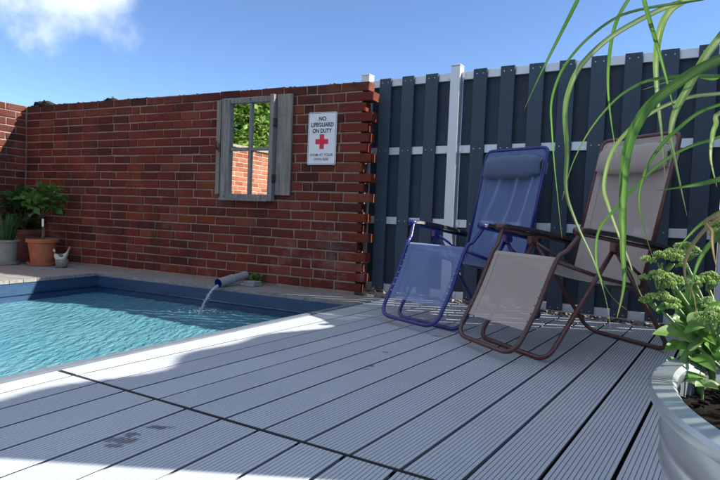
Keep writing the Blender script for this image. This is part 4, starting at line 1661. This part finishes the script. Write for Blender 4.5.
gb = Vector((1.02, .74, .335))
grass = empty('ornamental_grass', gb)
tag(grass, 'tall ornamental grass with long arching striped blades over the tub', 'grass')
BL = [  # photo path from the right or top edge to the tip, metres away at start and tip, width, material
    ([(596, -40), (580, -5), (560, 35), (540, 75), (524, 110)], 1.0, 1.12, .010, 'blade'),
    ([(735, -6), (697, 0), (640, 9.5), (612, 20), (585, 41), (565, 65), (555, 87), (551, 107), (552, 130), (554, 160), (558, 200), (562, 238)], 1.0, 1.18, .010, 'blade'),
    ([(730, -14), (690, -1), (657, 11), (612, 36), (582, 64), (569, 90), (565, 115), (567, 150), (566, 190), (576, 222), (594, 262), (606, 300), (611, 333)], 1.0, 1.22, .0135, 'blade_pale'),
    ([(650, -30), (632, -6), (617, 20), (610, 50), (608, 85), (611, 120), (617, 158)], 1.02, 1.12, .011, 'blade'),
    ([(638, -30), (643, -4), (651, 25), (660, 55), (668, 85), (676, 118)], 1.0, 1.05, .011, 'blade'),
    ([(722, -8), (695, -3), (675, 6), (664, 20), (658, 40), (656, 65), (658, 100), (662, 135), (665, 178)], 1.02, 1.1, .018, 'blade_pale'),
    ([(740, 10), (724, 32), (705, 57), (688, 88), (676, 110), (671, 135), (676, 165), (687, 216)], .98, 1.05, .019, 'blade_pale'),
    ([(750, 50), (726, 57), (697, 70), (672, 87), (650, 105), (635, 128), (626, 157), (623, 200), (623, 250), (624, 285), (617, 318)], .95, 1.02, .022, 'blade'),
    ([(745, 76), (720, 76), (682, 76), (655, 79), (637, 85), (615, 100), (590, 130), (572, 165), (562, 200)], 1.0, 1.16, .011, 'blade'),
    ([(745, 88), (722, 93), (690, 97), (660, 108), (632, 127), (612, 152), (604, 185), (609, 207), (619, 235), (629, 260), (638, 288), (651, 313)], 1.03, 1.2, .0105, 'blade_pale'),
    ([(745, 95), (724, 103), (700, 112), (680, 127), (660, 147), (645, 172), (639, 200), (643, 225), (652, 255)], .98, 1.08, .009, 'blade'),
    ([(750, 170), (720, 179), (700, 184), (682, 187), (655, 191)], .95, 1.0, .013, 'blade'),
    ([(730, 110), (716, 125), (712, 140), (711, 160), (717, 187)], .98, 1.0, .011, 'blade_pale'),
    ([(748, 126), (722, 136), (682, 150), (650, 172), (617, 207), (600, 228), (596, 250), (599, 274), (612, 297), (627, 310)], 1.0, 1.2, .009, 'blade'),
    ([(740, 205), (720, 212), (700, 225), (685, 240), (676, 252)], .98, 1.02, .012, 'blade'),
    ([(738, 208), (720, 217), (700, 235), (687, 255), (685, 275), (694, 297), (697, 318)], .97, .98, .010, 'blade_dry'),
    ([(740, 222), (720, 235), (704, 252), (694, 275), (690, 300)], .96, .98, .013, 'blade'),
    ([(735, 60), (722, 74), (712, 79), (690, 76), (660, 84), (642, 90)], 1.0, 1.1, .007, 'blade'),
    ([(718, 215), (712, 232), (713, 250), (717, 270)], .95, .95, .010, 'blade_dry'),
]
for i, (pp, d0, d1, w, mt) in enumerate(BL):
    d0, d1, w = d0 * .88, d1 * .88, w * (.80 if w > .02 else .64)
    pts = [at(x, y, d0 + (d1 - d0) * k / (len(pp) - 1)) for k, (x, y) in enumerate(pp)]
    e0 = pts[0]
    up_ = max(e0.z + .05, .75) if e0.z < 1.0 else e0.z + .03
    root = gb + Vector((rr.uniform(-.07, .07), rr.uniform(-.06, .06), 0))
    mid1 = Vector((root.x * .75 + e0.x * .25 + .02, root.y * .7 + e0.y * .3, root.z + (up_ - root.z) * .62))
    mid2 = Vector((root.x * .35 + e0.x * .65 + .03, root.y * .3 + e0.y * .7, root.z * .06 + up_ * .94))
    blade([root, mid1, mid2] + pts, w, M[mt], grass, i)
# more blades of the clump outside the picture, leaning the other ways
for i in range(22):
    a = rr.uniform(-1.9, -.3)
    root = gb + Vector((rr.uniform(-.08, .08), rr.uniform(-.07, .07), 0))
    h_ = rr.uniform(.5, .9)
    rch = rr.uniform(.25, .6)
    d = Vector((math.cos(a), math.sin(a), 0))
    blade([root, root + d * rch * .15 + Vector((0, 0, h_ * .6)), root + d * rch * .55 + Vector((0, 0, h_)), root + d * rch + Vector((0, 0, h_ * .8)), root + d * rch * 1.15 + Vector((0, 0, h_ * .45))], .014, M['blade'] if i % 3 else M['blade_pale'], grass, 60 + i)


def leaf(parent, base, tip, width, mat, droop=.02, name='leaf', nrm=Vector((-.3, -.6, .75))):
    base, tip = Vector(base), Vector(tip)
    d = tip - base
    sd = d.cross(nrm).normalized()
    nn = sd.cross(d).normalized()
    if nn.z < 0: nn = -nn
    vs, fs = [], []
    N = 9
    for i in range(N):
        t = i / (N - 1)
        c = base + d * t - Vector((0, 0, 1)) * droop * (2 * t - 1) ** 2 + Vector((0, 0, droop * .9))
        w = width * .5 * (math.sin(math.pi * min(1, .06 + t * .94)) ** .75) * (1 - .25 * t)
        vs += [c - sd * w + nn * w * .22, c - sd * w * .5 + nn * w * .05, c, c + sd * w * .5 + nn * w * .05, c + sd * w + nn * w * .22]
    for i in range(N - 1):
        for k in range(4): fs.append((i * 5 + k, i * 5 + k + 1, (i + 1) * 5 + k + 1, (i + 1) * 5 + k))
    return mesh_obj(name, [v - parent.location for v in vs], fs, mat, parent, True)


sbase = Vector((.66, .86, .335))
sed = empty('sedum_plant', sbase)
tag(sed, 'green sedum with domed bud heads growing in the galvanised tub', 'plant')
ico = bmesh.new()
bmesh.ops.create_icosphere(ico, subdivisions=1, radius=1)
ico.verts.index_update()
IV, IF = [v.co.copy() for v in ico.verts], [tuple(v.index for v in f.verts) for f in ico.faces]
ico.free()
HEADS = [(664, 262, 1.0, 19, 12), (684, 252, 1.03, 14, 10), (659, 279, .99, 13, 8), (676, 284, 1.0, 13, 9), (660, 302, .97, 14, 9), (693, 284, 1.03, 10, 9), (708, 281, 1.05, 10, 8), (717, 322, .90, 17, 15), (719, 229, 1.0, 9, 12), (707, 306, .98, 9, 7)]
rr = random.Random(77)
for i, (x, y, dp, rx, ry) in enumerate(HEADS):
    c = at(x, y, dp)
    rx, ry = rx * dp / FPX, ry * dp / FPX
    b = MB()
    for u in range(13):
        a, q = rr.uniform(0, 6.28), math.sqrt(rr.random())
        uc = c + Vector((q * rx * math.cos(a), q * rx * math.sin(a), ry * (math.sqrt(max(0, 1 - q * q)) * 1.1 - .45) + rr.uniform(-.25, .25) * ry))
        ur = rr.uniform(.30, .46) * rx
        for _ in range(58):
            a, q = rr.uniform(0, 6.28), math.sqrt(rr.random())
            p = uc + Vector((q * ur * math.cos(a), q * ur * math.sin(a), ur * .55 * (1 - q * q) + rr.uniform(-.2, .15) * ur))
            s = rr.uniform(.0009, .0018)
            d_ = Vector((math.cos(a) * q, math.sin(a) * q, 1.2)).normalized()
            b.add([p - sbase + v * s + d_ * (v.dot(d_) * s * .9) for v in IV], IF)
    b.build('flower_head', M['sedum_head'], sed, True)
    root = Vector((sbase.x + rr.uniform(-.03, .06), sbase.y + rr.uniform(-.04, .04), .33))
    b = MB()
    neck = c + Vector((0, 0, -ry * .7))
    mid = root * .45 + neck * .55 + Vector((rr.uniform(0, .03), .02, -.01))
    b.tube([p - sbase for p in spline([root, mid, neck], 6)], [.0034] * 6 + [.003] * 6 + [.0024], 7)
    for k in range(7):
        q = c + Vector((rr.uniform(-.7, .7) * rx, rr.uniform(-.7, .7) * rx, -.1 * ry))
        b.tube([neck - sbase + Vector((0, 0, -.008)), (neck * .4 + q * .6) - sbase + Vector((0, 0, -.004)), q - sbase], [.003, .0022, .0016], 5)
    b.build('stem', M['sedum_stem'], sed, True)
LEAVES = [((697, 336), (652, 334), .96, .95, .034, 'sedum_leaf'), ((700, 352), (676, 349), .97, .94, .030, 'sedum_leaf'), ((684, 316), (683, 292), 1.0, .99, .040, 'sedum_leaf'), ((684, 306), (656, 311), 1.0, .95, .026, 'sedum_leaf'),
          ((700, 345), (711, 304), .99, 1.02, .040, 'sedum_leaf'), ((704, 350), (727, 330), .97, .95, .036, 'sedum_leaf'), ((706, 376), (671, 378), .92, .90, .026, 'sedum_leaf'), ((700, 362), (735, 360), .97, .9, .03, 'sedum_leaf'), ((696, 330), (716, 345), .98, .92, .034, 'sedum_leaf'),
          ((690, 356), (716, 372), .95, .88, .032, 'sedum_leaf'), ((686, 345), (664, 352), .98, .96, .026, 'sedum_leaf'), ((690, 330), (672, 318), .98, .97, .03, 'sedum_leaf'), ((702, 320), (690, 296), 1.0, 1.0, .03, 'sedum_leaf'), ((694, 366), (676, 362), .97, .95, .024, 'sedum_leaf'), ((708, 332), (722, 300), .96, .95, .036, 'sedum_leaf'), ((688, 300), (700, 275), 1.01, 1.03, .026, 'sedum_leaf'), ((715, 330), (730, 300), .95, .93, .034, 'sedum_leaf')]
lr = random.Random(44)
for _ in range(26):
    bx_, by_ = lr.uniform(680, 722), lr.uniform(312, 372)
    a = lr.uniform(-2.9, .2)
    L_ = lr.uniform(14, 26)
    d_ = lr.uniform(.93, 1.04)
    LEAVES.append(((bx_, by_), (bx_ + L_ * math.cos(a), by_ + L_ * math.sin(a) * .8), d_, d_ + lr.uniform(-.03, .03), lr.uniform(.018, .032), 'sedum_leaf'))
for (p, q, d0, d1, w, mt) in LEAVES:
    leaf(sed, at(*p, d0), at(*q, d1), w, M[mt], .006)
b = MB()
for (pp, d0, d1, r_) in ((((671, 388), (678, 372), (690, 350), (706, 334), (722, 318)), .93, .97, .0068), (((700, 395), (697, 360), (694, 325)), .96, .98, .0065), (((715, 392), (708, 350), (702, 318)), .96, .98, .006)):
    b2 = MB()
    pts = spline([at(x, y, d0 + (d1 - d0) * k / (len(pp) - 1)) for k, (x, y) in enumerate(pp)], 5)
    b2.tube([p - sbase for p in pts], r_, 7)
    b2.build('stem', M['sedum_stem'], sed, True)
o = leaf(sed, at(688, 352, .99), at(676, 306, 1.0), .026, M['pale_sheath'], .002, 'pale_leaf_base')  # pale leaf base of the grass
o['label'] = 'pale leaf base of the grass'
sd = empty('seedling', gnd(702, 403, .37))
tag(sd, 'tiny seedling with pale green leaves on the tub soil', 'seedling')
b = MB(); b.tube([Vector((0, 0, 0)), Vector((.0, 0, .03))], .0018, 6); b.build('stem', M['sedum_stem'], sd)
for a in (0, 70, 140, 215, 290):
    d = Vector((math.cos(R(a)), math.sin(R(a)), 0))
    leaf(sd, sd.location + Vector((0, 0, .028)), sd.location + Vector((0, 0, .030)) + d * .026, .015, M['sedum_stem'], .003)

# ------------------------------------------------------------------ trees beyond the side wall (seen in the mirror)
def tree(base, h, spread, seed, label):
    r2 = random.Random(seed)
    o = empty('broadleaf_tree', base)
    tag(o, label, 'tree', 'trees beyond the side wall')
    b = MB()
    b.tube(spline([(0, 0, 0), (.05, .02, h * .3), (-.05, .06, h * .6), (.02, 0, h * .85)], 5), [.11 * (1 - i / 17) + .02 for i in range(16)], 9)
    cl = []
    for i in range(16):
        a, z = r2.uniform(0, 6.28), r2.uniform(.25, .92) * h
        q = Vector((math.cos(a), math.sin(a), 0)) * spread * r2.uniform(.35, .8) * (1.1 - z / h * .45) + Vector((0, 0, z + .2))
        b.tube([Vector((0, 0, z * .8)), q * .5 + Vector((0, 0, z * .42)), q], [.035, .022, .008], 6)
        cl.append(q)
    b.build('trunk', M['bark'], o, True)
    b = MB()
    for q in cl:
        for k in range(3):
            leaves(b, q + Vector((r2.uniform(-.3, .3), r2.uniform(-.3, .3), r2.uniform(-.3, .3))), 170, (.46, .46, .38), .13, r2, .0)
    b.build('crown', M['tree_leaf'], o)
    return o


tree(Vector((-7.6, 2.9, -.16)), 4.6, 1.25, 1, 'leafy green tree reflected in the left mirror panes')
tree(Vector((-8.3, 1.2, -.16)), 4.9, 1.3, 2, 'leafy green tree reflected in the right mirror panes')
tree(Vector((-8.9, 3.9, -.16)), 4.4, 1.2, 5, 'leafy green tree beyond the side wall nearest the far corner')
tree(Vector((-9.6, 2.2, -.16)), 5.2, 1.6, 11, 'taller green tree standing behind the reflected pair')
tree(Vector((-10.0, .3, -.16)), 5.4, 1.6, 12, 'tall green tree furthest from the side wall')
tree(Vector((-8.8, -.6, -.16)), 4.8, 1.3, 8, 'leafy green tree beyond the side wall nearest the camera')
